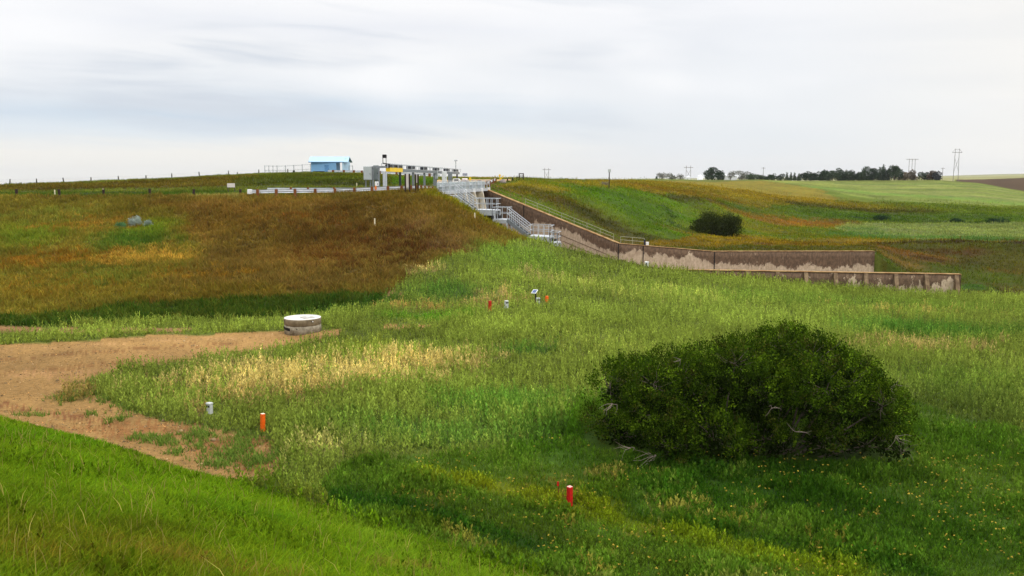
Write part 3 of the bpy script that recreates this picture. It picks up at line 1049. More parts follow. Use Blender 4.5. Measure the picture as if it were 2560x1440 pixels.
def stained_wall_mat():
    """dark weathered upper band with a ragged lower edge over pale concrete; 'drop' is metres below the wall top"""
    m = bpy.data.materials.new('stained_concrete')
    m.use_nodes = True
    t = NT(m.node_tree)
    o = t.n('ShaderNodeOutputMaterial')
    p = t.n('ShaderNodeBsdfPrincipled', Roughness=0.9)
    a = t.n('ShaderNodeAttribute')
    a.attribute_name = 'Col'
    sp_ = t.n('ShaderNodeSeparateColor')
    t.l(a.outputs['Color'], sp_.inputs[0])
    drop, lim = sp_.outputs[0], sp_.outputs[1]
    co = t.n('ShaderNodeTexCoord')
    mp = t.n('ShaderNodeMapping')
    mp.inputs['Scale'].default_value = (1, 1, 0.55)
    t.l(co.outputs['Object'], mp.inputs[0])
    n1 = t.n('ShaderNodeTexNoise', Scale=0.9, Detail=8, Roughness=0.72, Distortion=0.4)
    n2 = t.n('ShaderNodeTexNoise', Scale=5.0, Detail=6, Roughness=0.7)
    n3 = t.n('ShaderNodeTexNoise', Scale=0.35, Detail=4, Roughness=0.6)
    for nn in (n1, n2, n3):
        t.l(mp.outputs[0], nn.inputs['Vector'])
    e = t.math('ADD', t.math('MULTIPLY', t.math('SUBTRACT', n1.outputs[0], 0.5), t.math('ADD', 0.7, sp_.outputs[2])), t.math('MULTIPLY', t.math('SUBTRACT', n3.outputs[0], 0.5), 0.55))
    st = t.rng(t.math('SUBTRACT', t.math('ADD', drop, e), lim), -0.02, 0.04, 0, 1)
    # ragged islands: pale scars in the dark band, dark runs in the pale concrete
    n4 = t.n('ShaderNodeTexNoise', Scale=2.6, Detail=8, Roughness=0.75, Distortion=0.6)
    t.l(mp.outputs[0], n4.inputs['Vector'])
    isl = t.rng(n4.outputs[0], 0.60, 0.64, 0, 1)
    isd = t.rng(n4.outputs[0], 0.36, 0.32, 0, 1)
    st = t.math('MAXIMUM', t.math('MULTIPLY', st, t.math('SUBTRACT', 1.0, t.math('MULTIPLY', isd, 0.6))), t.math('MULTIPLY', isl, t.math('ADD', 0.25, t.math('MULTIPLY', sp_.outputs[2], 0.5))))
    pale = t.mix(t.rng(n2.outputs[0], 0.3, 0.7, 0, 1), lin(164, 144, 118), lin(202, 182, 156))
    pale = t.mix(t.rng(n3.outputs[0], 0.5, 0.7, 0, 0.5), pale, lin(146, 122, 98))
    dark = t.mix(t.rng(n2.outputs[0], 0.3, 0.7, 0, 1), lin(76, 58, 42), lin(116, 92, 70))
    t.l(t.mix(st, dark, pale), p.inputs['Base Color'])
    b = t.n('ShaderNodeBump', Strength=0.3, Distance=0.02)
    t.l(n2.outputs[0], b.inputs['Height'])
    t.l(b.outputs[0], p.inputs['Normal'])
    t.l(p.outputs[0], o.inputs[0])
    return m


M_STAIN = stained_wall_mat()

# ------------------------------------------------------------------ the spillway walls
FAR_TOP = [at(1210, 470, 110.5).z, at(1550, 609, 97).z, at(1785, 628.5, 97).z, at(2190, 628, 97).z]
NEAR_TOP = [at(1090, 478, 86).z - 1.0, at(1395, 612, 77).z - 0.5, at(1630, 673, 74).z, at(2390, 686, 74).z]
# stain limits along the far wall: share of the height that is dark
FAR_LIM = [(0, 0.85), (6, 0.62), (9, 0.26), (13, 0.12), (18, 0.2), (20.5, 0.2), (26, 0.13), (30, 0.15), (32, 0.27), (49, 0.32)]


def wall_sheet(name, plan, tops, th, matl, lim, parent, rag=0.0, zlow=None):
    """a thick wall along a plan polyline with a sloping top; the face is cut fine so that the stain has metres to work with"""
    pts, zt = [], []
    for (a, b), (za, zb) in zip(zip(plan[:-1], plan[1:]), zip(tops[:-1], tops[1:])):
        n = max(2, int(math.hypot(b[0] - a[0], b[1] - a[1]) / 0.5))
        for i in range(n):
            t = i / n
            pts.append((a[0] + (b[0] - a[0]) * t, a[1] + (b[1] - a[1]) * t))
            zt.append(za + (zb - za) * t)
    pts.append(plan[-1])
    zt.append(tops[-1])
    P = np.array(pts)
    d = np.gradient(P, axis=0)
    d /= np.linalg.norm(d, axis=1, keepdims=True)
    nrm = np.stack([d[:, 1], -d[:, 0]], 1)
    s = np.concatenate([[0], np.cumsum(np.hypot(*np.diff(P, axis=0).T))])
    n, K = len(P), 9
    V, C = [], []
    for off in (th / 2, -th / 2):
        for k in range(K):
            f = k / (K - 1)
            zb = floor_z(P[:, 0]) - 0.6 if zlow is None else np.interp(s, *zlow)
            z = np.array(zt) * (1 - f) + zb * f
            V.append(np.column_stack([P + nrm * off, z]))
            C.append(np.column_stack([np.full(n, f), np.interp(s, *zip(*lim)), np.full(n, rag)]))
    V, C = np.concatenate(V), np.concatenate(C)
    I = np.arange(2 * K * n).reshape(2, K, n)
    Q = []
    for k in range(K - 1):
        Q.append(np.stack([I[0, k, :-1], I[0, k + 1, :-1], I[0, k + 1, 1:], I[0, k, 1:]], -1))
        Q.append(np.stack([I[1, k, 1:], I[1, k + 1, 1:], I[1, k + 1, :-1], I[1, k, :-1]], -1))
    Q.append(np.stack([I[0, 0, :-1], I[0, 0, 1:], I[1, 0, 1:], I[1, 0, :-1]], -1))
    for e in (0, n - 1):
        Q.append(np.stack([I[0, :-1, e], I[1, :-1, e], I[1, 1:, e], I[0, 1:, e]], -1))
    return np_mesh(name, V, np.concatenate(Q), matl, C, parent), P, np.array(zt), nrm


def coping(P, zt, nrm, wd, ht, matl, parent):
    V, Q = [], []
    n = len(P)
    for off, dz in ((wd / 2, 0.004), (wd / 2, ht), (-wd / 2, ht), (-wd / 2, 0.004)):
        V.append(np.column_stack([P + nrm * off, zt + dz]))
    I = np.arange(4 * n).reshape(4, n)
    for k in range(4):
        m = (k + 1) % 4
        Q.append(np.stack([I[k, :-1], I[k, 1:], I[m, 1:], I[m, :-1]], -1))
    Q.append(np.array([[I[0, 0], I[1, 0], I[2, 0], I[3, 0]], [I[3, -1], I[2, -1], I[1, -1], I[0, -1]]]))
    return np_mesh('coping', np.concatenate(V), np.concatenate(Q), matl, None, parent)


fw = thing('spillway_wall', (0, 0, 0), 'long far concrete spillway wall with dark ragged stain along its top', 'wall')
_, PF, ZF, NF = wall_sheet('wall', FAR, FAR_TOP, 0.5, M_STAIN, FAR_LIM, fw)
coping(PF, ZF, NF, 0.58, 0.05, M_LICHEN, fw)
# vertical joints and long form-board lines on its face
for px_ in (1312, 1545, 1607, 1785):
    mb = MB()
    y_ = 97 - 0.27
    for xx in [ratio(px_, 640) * 97]:
        if px_ < 1500:
            y_ = np.interp(xx, PF[:, 0], PF[:, 1]) - 0.36
        zt_ = float(np.interp(xx, PF[:, 0], ZF))
        mb.box((xx, y_, zt_ - 1.75), (0.09, 0.05, 3.4))
    mb.build('expansion_joint', M_BLACK, fw)
for dz_, xa_, xb_ in ((1.75, 4.4, 11.2), (2.35, 5.8, 11.2)):
    mb = MB()
    pr_ = None
    for xx in np.linspace(xa_, xb_, 10):
        q = Vector((xx, float(np.interp(xx, PF[:, 0], PF[:, 1])) - 0.34, float(np.interp(xx, PF[:, 0], ZF)) - dz_))
        if pr_ is not None:
            mb.bar(pr_, q, 0.05)
        pr_ = q
    mb.build('construction_joint', M_CONC_D, fw)
nw = thing('buttress_wall', (0, 0, 0), 'low near concrete wall with sloping buttresses and rusty orange top edge', 'wall')
_, PN, ZN, NN = wall_sheet('wall', NEAR, NEAR_TOP, 0.5, M_STAIN, [(0, 0.27), (20, 0.27), (60, 0.27)], nw, 1.3)
coping(PN[24:], ZN[24:], NN[24:], 0.6, 0.06, M_LICHEN, nw)
for px_ in (1716, 1791, 1866, 1941, 2011, 2085, 2160, 2235, 2311, 2386):
    x_ = ratio(px_, 690) * 74
    zt_ = float(np.interp(x_, PN[:, 0], ZN)) - 0.02
    mb = MB()
    z0_ = zt_ - 2.3
    mb.prism([(x_ - 0.16, 73.748, zt_), (x_ - 0.16, 73.60, zt_), (x_ - 0.16, 72.85, z0_), (x_ - 0.16, 73.748, z0_)], (0.32, 0, 0))
    mb.build('buttress', M_BUTT, nw)

# chute floor and stilling basin floor
fl = MB()
xs = [-8, -4.5, 3, 12.5, 15, 39]
for a, b in zip(xs[:-1], xs[1:]):
    def yn(x):
        return float(np.interp(x, [p[0] for p in NEAR], [p[1] for p in NEAR]))

    def yf(x):
        return float(np.interp(x, [p[0] for p in FAR], [p[1] for p in FAR]))
    k = len(fl.v)
    fl.v += [(a, yn(a), float(floor_z(a))), (b, yn(b), float(floor_z(b))), (b, yf(b), float(floor_z(b))), (a, yf(a), float(floor_z(a)))]
    fl.f.append((k, k + 1, k + 2, k + 3))
tag(fl.build('chute_floor', M_CONC_D), kind='structure')

# ------------------------------------------------------------------ gate structure: piers, gates, service deck
HA, HB = Vector((-7.6, 86.0, 0)), Vector((-3.6, 110.5, 0))
HD = (HB - HA).normalized()                # along the gates, away from the camera
HO = Vector((HD.y, -HD.x, 0))              # downstream, to the right
DECK = CAMZ - 1.55


def hpt(t, out=0.0, z=0.0):
    p = HA + (HB - HA) * t + HO * out
    return Vector((p.x, p.y, z))


gs = thing('gate_structure', (HA.x, HA.y, DECK - 3), 'pale concrete and steel spillway gate structure with deck railing and dark gates', 'dam gate')
gs_inv = -Vector(gs.location)


def under(parent, mb, name, m):
    """parts are written in world coordinates; shift them under their parent"""
    o = mb.build(name, m, parent)
    p = parent
    off = Vector((0, 0, 0))
    while p is not None:
        off -= Vector(p.location)
        p = p.parent
    o.data.transform(__import__('mathutils').Matrix.Translation(off))
    return o


TP = [0.03, 0.235, 0.44, 0.625, 0.81, 0.992]
for t in TP:
    mb = MB()
    pr = [hpt(t, -1.6, DECK - 0.25), hpt(t, 0.9, DECK - 0.25), hpt(t, 1.0, DECK - 0.6), hpt(t, 1.5, DECK - 3.6), hpt(t, 2.0, DECK - 6.0), hpt(t, -1.6, DECK - 6.0)]
    mb.prism([p - HD * 0.2 for p in pr], HD * 0.4)
    under(gs, mb, 'pier', M_PALE)
for a, b in zip(TP[:-1], TP[1:]):
    mb = MB()
    A, B = hpt(a, -0.2), hpt(b, -0.2)
    A, B = A + HD * 0.21, B - HD * 0.21
    prof = []
    for k in range(7):
        th = k / 6 * 1.1 - 0.55
        prof.append((math.cos(th) * 1.2 - 1.0, DECK - 2.1 + math.sin(th) * 2.4))
    poly_ = [A + HO * o_ + Vector((0, 0, z)) for o_, z in prof] + [A + HO * (o_ - 0.25) + Vector((0, 0, z)) for o_, z in prof[::-1]]
    mb.prism(poly_, B - A)
    gt = under(gs, mb, 'gate', M_NAVY)
    for q in (0.25, 0.75):
        mb = MB()
        c = A.lerp(B, q)
        mb.bar(c + HO * 0.1 + Vector((0, 0, DECK - 0.9)), c + HO * 0.3 + Vector((0, 0, DECK - 2.6)), 0.12)
        under(gs, mb, 'lifting_arm', M_WHITE)
mb = MB()
mb.prism([hpt(-0.03, -1.9, DECK - 0.25), hpt(-0.03, 0.75, DECK - 0.25), hpt(-0.03, 0.75, DECK - 0.004), hpt(-0.03, -1.9, DECK - 0.004)], hpt(1.03) - hpt(-0.03))
under(gs, mb, 'deck', M_GALV)
mb = MB()
for k in range(16):
    t = -0.03 + 1.06 * k / 15
    mb.bar(hpt(t, 0.7, DECK), hpt(t, 0.7, DECK + 1.05), 0.07)
for z in (0.08, 0.56, 1.05):
    mb.bar(hpt(-0.03, 0.7, DECK + z), hpt(1.03, 0.7, DECK + z), 0.06)
under(gs, mb, 'railing', M_GALV)
for k in range(5):
    mb = MB()
    t = (TP[k] + TP[k + 1]) / 2
    c = hpt(t, 0.15, DECK + 0.5)
    mb.box(c, (0.9, 1.5, 0.85), math.atan2(HD.y, HD.x) - math.pi / 2, 0.05)
    mb.tube(hpt(t - 0.07, 0.15, DECK + 0.55), hpt(t + 0.07, 0.15, DECK + 0.55), 0.14)
    under(gs, mb, 'hoist', M_GREY)
for t in TP[2:]:
    mb = MB()
    mb.bar(hpt(t, 0.78, DECK + 0.15), hpt(t, 0.86, DECK - 1.6), 0.34, 0.22)
    under(gs, mb, 'column', M_WHITE)

# ------------------------------------------------------------------ steel stair along the near wall
NX = [(-6.6, 84.0), (4.6, 75.7)]


def syn(px, py):
    """point of the stair line (photo x, y) on its plan line beside the near wall"""
    r = ratio(px, py)
    (x0, y0), (x1, y1) = (-6.9, 86.2), (4.4, 77.6)
    t = (r * y0 - x0) / ((x1 - x0) - r * (y1 - y0))
    y = y0 + (y1 - y0) * t
    return Vector((r * y, y, CAMZ + slope(py) * y))


st = thing('steel_stairway', syn(1300, 600), 'galvanised steel stairway with railed platforms stepping down beside the spillway chute', 'stairway')
SD = (Vector((4.4, 77.6, 0)) - Vector((-6.9, 86.2, 0))).normalized()
SB = Vector((0.2, 0.98, 0)).normalized()              # away from the camera


def railing(mb, a, b, h=1.05, n=4, wd=0.045):
    a, b = Vector(a), Vector(b)
    for k in range(n + 1):
        p = a.lerp(b, k / n)
        mb.bar(p, p + Vector((0, 0, h)), wd)
    for z in (h, h * 0.52):
        mb.bar(a + Vector((0, 0, z)), b + Vector((0, 0, z)), wd)


def platform(x0, x1, pyd, depth, fascia, opening=None, h=1.05, n=4, skip=()):
    a, b = syn(x0, pyd), syn(x1, pyd)
    b.z = a.z
    pl = thing('platform', (0, 0, 0), None, None)
    pl.parent = st
    pl.location = -Vector(st.location)
    mb = MB()
    mb.prism([a + Vector((0, 0, -0.12)), b + Vector((0, 0, -0.12)), b, a], SB * depth)
    fin(mb, 'deck', M_GALV, pl)
    mb = MB()
    if fascia:
        mb.prism([a + Vector((0, 0, -fascia)), b + Vector((0, 0, -fascia)), b + Vector((0, 0, -0.124)), a + Vector((0, 0, -0.124))], SB * 0.12)
        fin(mb, 'beam', M_GALV, pl)
        mb = MB()
        mb.prism([a + SB * depth + Vector((0, 0, -fascia)), b + SB * depth + Vector((0, 0, -fascia)), b + SB * depth + Vector((0, 0, -0.124)), a + SB * depth + Vector((0, 0, -0.124))], SB * 0.12)
        fin(mb, 'beam', M_GALV, pl)
    mb = MB()
    c, d = a + SB * depth, b + SB * depth
    if 'f' not in skip:
        railing(mb, a, b, h, n)
    if 'b' not in skip:
        railing(mb, c, d, h, n)
    if 'l' not in skip:
        railing(mb, a, c, h, 2)
    if 'r' not in skip:
        railing(mb, b, d, h, 2)
    fin(mb, 'railing', M_GALV, pl)
    for p in (a, b, c, d):
        mb = MB()
        q = p.lerp((a + b + c + d) / 4, 0.06)
        mb.bar(q + Vector((0, 0, -0.13)), q + Vector((0, 0, -max(2.2, fascia + 1.5))), 0.16)
        fin(mb, 'support', M_GALV, pl)
    return a, b


def fin(mb, name, m, parent):
    return mb.build(name, m, parent)


def flight(p, q, wd, name='stair_flight', dark=True):
    """stringers, treads and two handrails between two points"""
    p, q = Vector(p), Vector(q)
    f = thing('stair_flight', (0, 0, 0), None, None)
    f.parent = st
    f.location = -Vector(st.location)
    for o_ in (0, wd):
        mb = MB()
        mb.bar(p + SB * o_, q + SB * o_, 0.08, 0.34)
        fin(mb, 'stringer', M_GALV_D if dark else M_GALV, f)
    mb = MB()
    n = max(4, int(abs(q.z - p.z) / 0.19))
    for k in range(1, n):
        c = p.lerp(q, k / n) + SB * wd / 2
        mb.box(c, (0.3, wd - 0.1, 0.04), math.atan2(SD.y, SD.x))
    fin(mb, 'tread', M_GALV_D, f)
    for o_ in (0, wd):
        mb = MB()
        railing(mb, p + SB * o_ + Vector((0, 0, 0.1)), q + SB * o_ + Vector((0, 0, 0.1)), 1.0, 5, 0.05)
        fin(mb, 'handrail', M_GALV, f)


a0, b0 = platform(1098, 1137, 489, 2.2, 0.3, n=3)
a1, b1 = platform(1184, 1238, 524, 2.4, 0.5, n=5)
flight(b0 + Vector((0, 0, -0.05)), a1 + Vector((0, 0, -0.05)), 1.2, dark=False)
a2, b2 = platform(1231, 1268, 548, 2.2, 0.35, n=3, h=1.1)
a3, b3 = platform(1320, 1375, 590, 2.4, 0.4, n=4, h=0.95)
flight(b2 + Vector((0, 0, -0.05)), a3 + Vector((0, 0, -0.05)), 1.1)
a4, b4 = platform(1374, 1394, 606, 2.0, 0.3, n=2, h=0.9)
for (pa, pb, lo) in ((syn(1205, 535), syn(1231, 550), 0.0), (syn(1345, 600), syn(1372, 606), 0.0)):
    mb = MB()
    c = (pa + pb) / 2 + SB * 1.2
    mb.box((c.x, c.y, c.z - 0.7), ((pb - pa).length * 1.2, 1.6, 1.6), math.atan2(SD.y, SD.x), 0.03)
    mb.build('opening_shade', M_BLACK, st).location = -Vector(st.location)  # black box standing in for the shade of an opening under the platform

# ------------------------------------------------------------------ pipe railings on the far wall
def wall_rail(name, x0, x1, label, h, matl, nposts, out=0.0):
    r = thing(name, (x0, float(np.interp(x0, PF[:, 0], PF[:, 1])), float(np.interp(x0, PF[:, 0], ZF))), label, 'railing')
    off = -Vector(r.location)

    def pt(x, z):
        return Vector((x, float(np.interp(x, PF[:, 0], PF[:, 1])) + out, float(np.interp(x, PF[:, 0], ZF)) + 0.07 + z))
    xs_ = np.linspace(x0, x1, nposts)
    for x in xs_:
        mb = MB()
        mb.tube(pt(x, 0), pt(x, h), 0.026)
        mb.build('post', matl, r).location = off
    mb = MB()
    for z in (h, h * 0.5):
        for xa, xb in zip(xs_[:-1], xs_[1:]):
            mb.tube(pt(xa, z), pt(xb, z), 0.024)
    mb.build('rail', matl, r).location = off


M_PIPE = mat('pale_pipe', lin(156, 154, 132), 0.6, 0.15, 6)
M_PIPE_D = mat('weathered_pipe', lin(124, 104, 64), 0.7, 0.2, 6)
wall_rail('pipe_railing', 1.6, 11.2, 'pale two-bar pipe railing running down the sloping far wall', 0.72, M_PIPE, 8, 0.1)
wall_rail('pipe_railing', 11.9, 14.5, 'short level pipe railing at the foot of the sloping far wall', 0.72, M_PIPE, 3, 0.1)
wall_rail('pipe_railing', -3.2, 1.3, 'rusty pipe railing at the upper end of the far wall by the gates', 0.95, M_PIPE_D, 4, 0.7)
ib = thing('instrument_box', (14.75, 97.1, float(np.interp(14.7, PF[:, 0], ZF)) + 0.07), 'small white and blue instrument box on the far wall beside the level railing', 'box')
MB().box((0.08, 0, 0.17), (0.3, 0.3, 0.34), 0, 0.02).build('case', M_WHITE, ib)
MB().box((-0.2, 0, 0.3), (0.16, 0.2, 0.6), 0, 0.02).build('pipe_cover', M_NAVY, ib)
c = at(1616, 661, 73.75)
ib = thing('gauge_box', (c.x, 73.62, c.z - 0.15), 'white gauge box with dark slot at the near end of the spillway wall', 'box')
MB().box((0, -0.05, 0.2), (0.34, 0.2, 0.42), 0, 0.02).build('case', M_WHITE, ib)
MB().box((-0.04, -0.155, 0.18), (0.08, 0.02, 0.28)).build('slot', M_DARK, ib)
MB().bar((0, -0.05, -0.005), (0, -0.05, -0.9), 0.06).build('post', M_GALV_D, ib)

# ------------------------------------------------------------------ hoist gantry behind the gates
GA, GB = Vector((-12.6, 88.6, 0)), Vector((-8.5, 140.0, 0))
GD = (GB - GA).normalized()
GX = Vector((GD.y, -GD.x, 0))
ZB0 = at(973, 420, 89.5).z
gan = thing('hoist_gantry', (GA.x, GA.y, CAMZ - 1.95), 'long steel hoist gantry on posts with latticed top beam and yellow end section', 'gantry')
goff = -Vector(gan.location)


def gpt(t, z=0.0, o=0.0):
    p = GA + (GB - GA) * t + GX * o
    return Vector((p.x, p.y, z))


zl = [ZB0, at(1150, 430, 140).z]
zb = lambda t: zl[0] + (zl[1] - zl[0]) * t
mb = MB()
mb.bar(gpt(0.03, zb(0.03) - 0.18), gpt(1.02, zb(1.02) - 0.18), 0.35, 0.34)
mb.build('beam', M_GALV_D, gan).location = goff
mb = MB()
mb.bar(gpt(0.026, zb(.03) - 0.14, 0.02), gpt(0.15, zb(0.15) - 0.14, 0.02), 0.44, 0.44)
mb.build('yellow_beam_section', M_YEL, gan).location = goff
mb = MB()
for o_ in (-0.3, 0.3):
    mb.bar(gpt(0.0, zb(0) + 0.42, o_), gpt(1.03, zb(1.03) + 0.42, o_), 0.07)
    for k in range(22):
        t = k / 21 * 1.02
        mb.bar(gpt(t, zb(t), o_), gpt(t, zb(t) + 0.42, o_), 0.06)
mb.build('top_rail', M_GALV, gan).location = goff
for k, t in enumerate((0.05, 0.12, 0.26, 0.42, 0.6, 0.78, 0.95)):
    mb = MB()
    mb.box(gpt(t, zb(t) + 0.2), (0.5, 2.6, 0.34), math.atan2(GD.y, GD.x) - math.pi / 2, 0.04)
    mb.build('junction_box', M_DARK, gan).location = goff
for k, (t, m_, wd_) in enumerate([(0.0, M_GALV, 0.36), (1 / 7, M_DARK, 0.22), (2 / 7, M_GALV_D, 0.24), (3 / 7, M_GALV_D, 0.24), (4 / 7, M_GALV_D, 0.26), (5 / 7, M_GALV_D, 0.22), (6 / 7, M_GALV_D, 0.24), (0.985, M_DARK, 0.24)]):
    g0 = zat(gpt(t).x, gpt(t).y) - 0.05
    mb = MB()
    mb.box((gpt(t).x, gpt(t).y, (g0 + zb(t) - 0.35) / 2), (wd_, wd_, zb(t) - 0.35 - g0))
    mb.box((gpt(t).x, gpt(t).y, g0 + 0.06), (wd_ * 1.8, wd_ * 1.8, 0.06))
    mb.build('post', m_, gan).location = goff
# cross frame at the near end, to the left
mb = MB()
e0, e1 = at(966, 417, 88.6), at(924, 418.5, 88.6)
mb.bar(e0, e1, 0.2, 0.2)
mb.build('cross_beam', M_GALV_D, gan).location = goff
for px_ in (932, 947):
    p = at(px_, 418, 88.6)
    g0 = zat(p.x, p.y) - 0.05
    mb = MB()
    mb.box((p.x, p.y, (p.z + g0) / 2), (0.16, 0.16, p.z - g0))
    mb.build('post', M_GALV_D, gan).location = goff


def boxthing(name, pxa, pxb, pya, pyb, y, depth, m_, label, cat, door=True, group=None):
    a, b = at(pxa, pyb, y), at(pxb, pya, y)
    wd_, ht_ = b.x - a.x, b.z - a.z
    r = thing(name, ((a.x + b.x) / 2, y + depth / 2, a.z), label, cat, group)
    MB().box((0, 0, ht_ / 2), (wd_, depth, ht_), 0, 0.02).build('case', m_, r)
    if door:
        d = MB().box((0, -depth / 2 - 0.012, ht_ / 2), (wd_ * 0.86, 0.025, ht_ * 0.9)).build('door', m_, r)
        MB().box((wd_ * 0.34, -depth / 2 - 0.04, ht_ * 0.45), (0.04, 0.03, 0.14)).build('handle', M_DARK, d)
    return r, wd_, ht_


r, w_, h_ = boxthing('control_cabinet', 909, 928, 416, 450, 88.2, 0.5, M_GREY, 'tall pale grey control cabinet at the left end of the hoist gantry', 'cabinet')
MB().bar((w_ * 0.3, 0.1, -0.004), (w_ * 0.3, 0.1, zat(r.location.x, r.location.y) - r.location.z), 0.12).build('leg', M_GALV_D, r)
MB().bar((-w_ * 0.3, 0.1, -0.004), (-w_ * 0.3, 0.1, zat(r.location.x, r.location.y) - r.location.z), 0.12).build('leg', M_GALV_D, r)
r, w_, h_ = boxthing('control_cabinet', 933.5, 945.5, 413, 450, 89.0, 0.4, mat('grey_green_paint', lin(142, 152, 150), 0.5, 0.08, 3), 'narrow darker grey cabinet between the two left gantry posts', 'cabinet')
MB().bar((0, 0.05, -0.004), (0, 0.05, zat(r.location.x, r.location.y) - r.location.z), 0.2).build('leg', M_GALV_D, r)
r, w_, h_ = boxthing('meter_box', 937, 945.5, 454, 465, 87.6, 0.3, M_WHITE, 'small white meter box low behind the guardrail under the cabinets', 'box')
MB().bar((0, 0, -0.004), (0, 0, zat(r.location.x, r.location.y) - r.location.z), 0.1).build('leg', M_GALV_D, r)
for (xa, xb, ya, yb, yy_, m_, lb) in ((1084, 1094, 427, 447, 119, M_GREY, 'flat light grey cabinet beside the middle gantry posts'),
                                     (1105, 1116, 428, 457, 121, M_WHITE, 'white cabinet between gantry posts at the far end'),
                                     (1120, 1130, 430, 457, 124, M_GALV_D, 'dark grey ribbed cabinet right of the white cabinet')):
    r, w_, h_ = boxthing('control_cabinet', xa, xb, ya, yb, yy_, 0.6, m_, lb, 'cabinet')
    dz = zat(r.location.x, r.location.y) - r.location.z
    if dz < -0.05:
        MB().bar((0, 0, -0.004), (0, 0, dz), 0.3).build('leg', M_GALV_D, r)

# floodlight on the near gantry post, area light at the far end
p = gpt(0.0, zb(0) + 0.46)
r = thing('floodlight', p, 'black box floodlight in a bracket on top of the near gantry post', 'light')
mb = MB()
mb.bar((-0.17, 0, 0), (-0.17, 0, 0.75), 0.06)
mb.bar((0.15, 0, 0), (0.15, 0, 0.75), 0.05)
mb.bar((-0.17, 0, 0), (0.5, 0, -0.1), 0.1)
mb.build('bracket', M_DARK, r)
MB().box((0, 0, 0.68), (0.4, 0.32, 0.34), 0, 0.03).build('lamp_head', M_BLACK, r)
p = gpt(0.96, zb(0.96) + 0.45)
r = thing('pole_light', p, 'small pale light fitting on a thin pole at the far gantry end', 'light')
MB().tube((0, 0, 0), (0, 0, 1.25), 0.045).build('pole', M_GALV_D, r)
MB().box((0, 0, 1.3), (0.5, 0.4, 0.22), 0, 0.04).build('lamp_head', M_GALV, r)

# ------------------------------------------------------------------ guardrails
def guardrail(pts, label, posts, postm, h=0.78, name='guardrail', pw=0.24, zg=None, front=1, endpiece=False):
    """pts: plan points (x, y); posts: plan points"""
    base = Vector((pts[0][0], pts[0][1], zat(*pts[0]) if zg is None else zg[0]))
    r = thing(name, base, label, 'guardrail')
    off = -base
    zz = [zat(*p) if zg is None else z for p, z in zip(pts, zg or pts)]
    prof = [(0, -0.17), (0.055, -0.11), (0.055, -0.06), (0, -0.02), (0, 0.02), (0.055, 0.06), (0.055, 0.11), (0, 0.17)]
    V, Q = [], []
    n = len(pts)
    P = np.array(pts, float)
    d = np.gradient(P, axis=0)
    d /= np.linalg.norm(d, axis=1, keepdims=True)
    for sgn in (0, 1):
        for o_, z in prof:
            V.append(np.column_stack([P[:, 0] + d[:, 1] * -o_ * front + sgn * 0.012 * d[:, 1], P[:, 1] + d[:, 0] * o_ * front - sgn * 0.012 * d[:, 0], np.array(zz) + h - 0.17 + z]))
    V = np.concatenate(V)
    k = len(prof)
    I = np.arange(2 * k * n).reshape(2, k, n)
    for s_ in (0, 1):
        for j in range(k - 1):
            Q.append(np.stack([I[s_, j, :-1], I[s_, j, 1:], I[s_, j + 1, 1:], I[s_, j + 1, :-1]], -1))
    o = np_mesh('rail', V, np.concatenate(Q), M_RAIL, None, r)
    o.location = off
    for x, y in posts:
        z = zat(x, y) if zg is None else float(np.interp(x, [p[0] for p in pts], zg))
        g = zat(x, y)
        mb = MB()
        mb.box((x, y, (g - 0.2 + z + h + 0.04) / 2), (pw, pw, z + h + 0.04 - g + 0.2), 0, 0.02)
        mb.build('post', postm, r).location = off
    if endpiece:
        mb = MB()
        x, y = pts[0]
        mb.box((x - 0.2, y, zz[0] + h - 0.2), (0.5, 0.12, 0.5), 0.5, 0.05)
        mb.build('end_terminal', M_WHITE, r).location = off
    return r


M_RAIL = mat('guardrail_steel', lin(206, 210, 216), 0.4, 0.12, 3, metal=0.2, spec=0.5)
gpx = [643.7, 690.6, 737.5, 788, 837.5, 886, 930, 970, 1004, 1027, 1044, 1053, 1062, 1071, 1081]
gyy = [87.2] * 8 + [87.0, 86.8, 86.8, 88.0, 90.0, 92.5, 95.0]
gpy = [490, 490, 489, 488, 487, 486, 485, 484, 483, 482, 481, 478, 476, 474, 472]
gp = [(ratio(p, 480) * y, y) for p, y in zip(gpx, gyy)]
ztop = [at(p, q, y).z for p, q, y in zip(gpx, [473, 472.5, 472, 471.5, 471, 469, 466.5, 465, 464, 463.5, 463, 463, 464, 465, 466], gyy)]
zg_ = [z - 0.82 for z in ztop]
g0x = [(gp[0][0] - 0.6, gp[0][1])] + gp
guardrail([(x, y + 0.2) for x, y in g0x], 'near galvanised guardrail on stout brown timber posts along the embankment top', gp, M_WOODR, 0.78, zg=[zg_[0]] + zg_, endpiece=True)
p2 = [(ratio(px, 470) * 93.5, 93.5) for px in (668, 727, 770, 835, 900, 960, 1000)]
guardrail(p2, 'second bright guardrail just behind the near one across the dam road', p2[1:], M_WOODR, 0.7, zg=[at(px, 469.0, 93.5).z - 0.7 for px in (668, 727, 770, 835, 900, 960, 1000)], pw=0.2)
p3 = [(ratio(px, 436) * y, y) for px, y in ((820, 186), (833, 186), (860, 186), (885, 186), (905, 185), (950, 180), (992, 174), (1035, 168), (1074, 160), (1100, 158))]
guardrail(p3, 'faint guardrail with stubby posts along the upper road right of the blue shed', p3[1:9], M_WOODR, 0.75, pw=0.45)
p4 = [(ratio(px, 462) * y, y) for px, y in ((1199, 113.5), (1204, 117), (1214, 123), (1223, 130), (1231, 138), (1238, 147))]
guardrail(p4, 'rusty brown guardrail beside the gravel road right of the gates', p4, M_WOODR, 0.8, pw=0.5, front=-1)


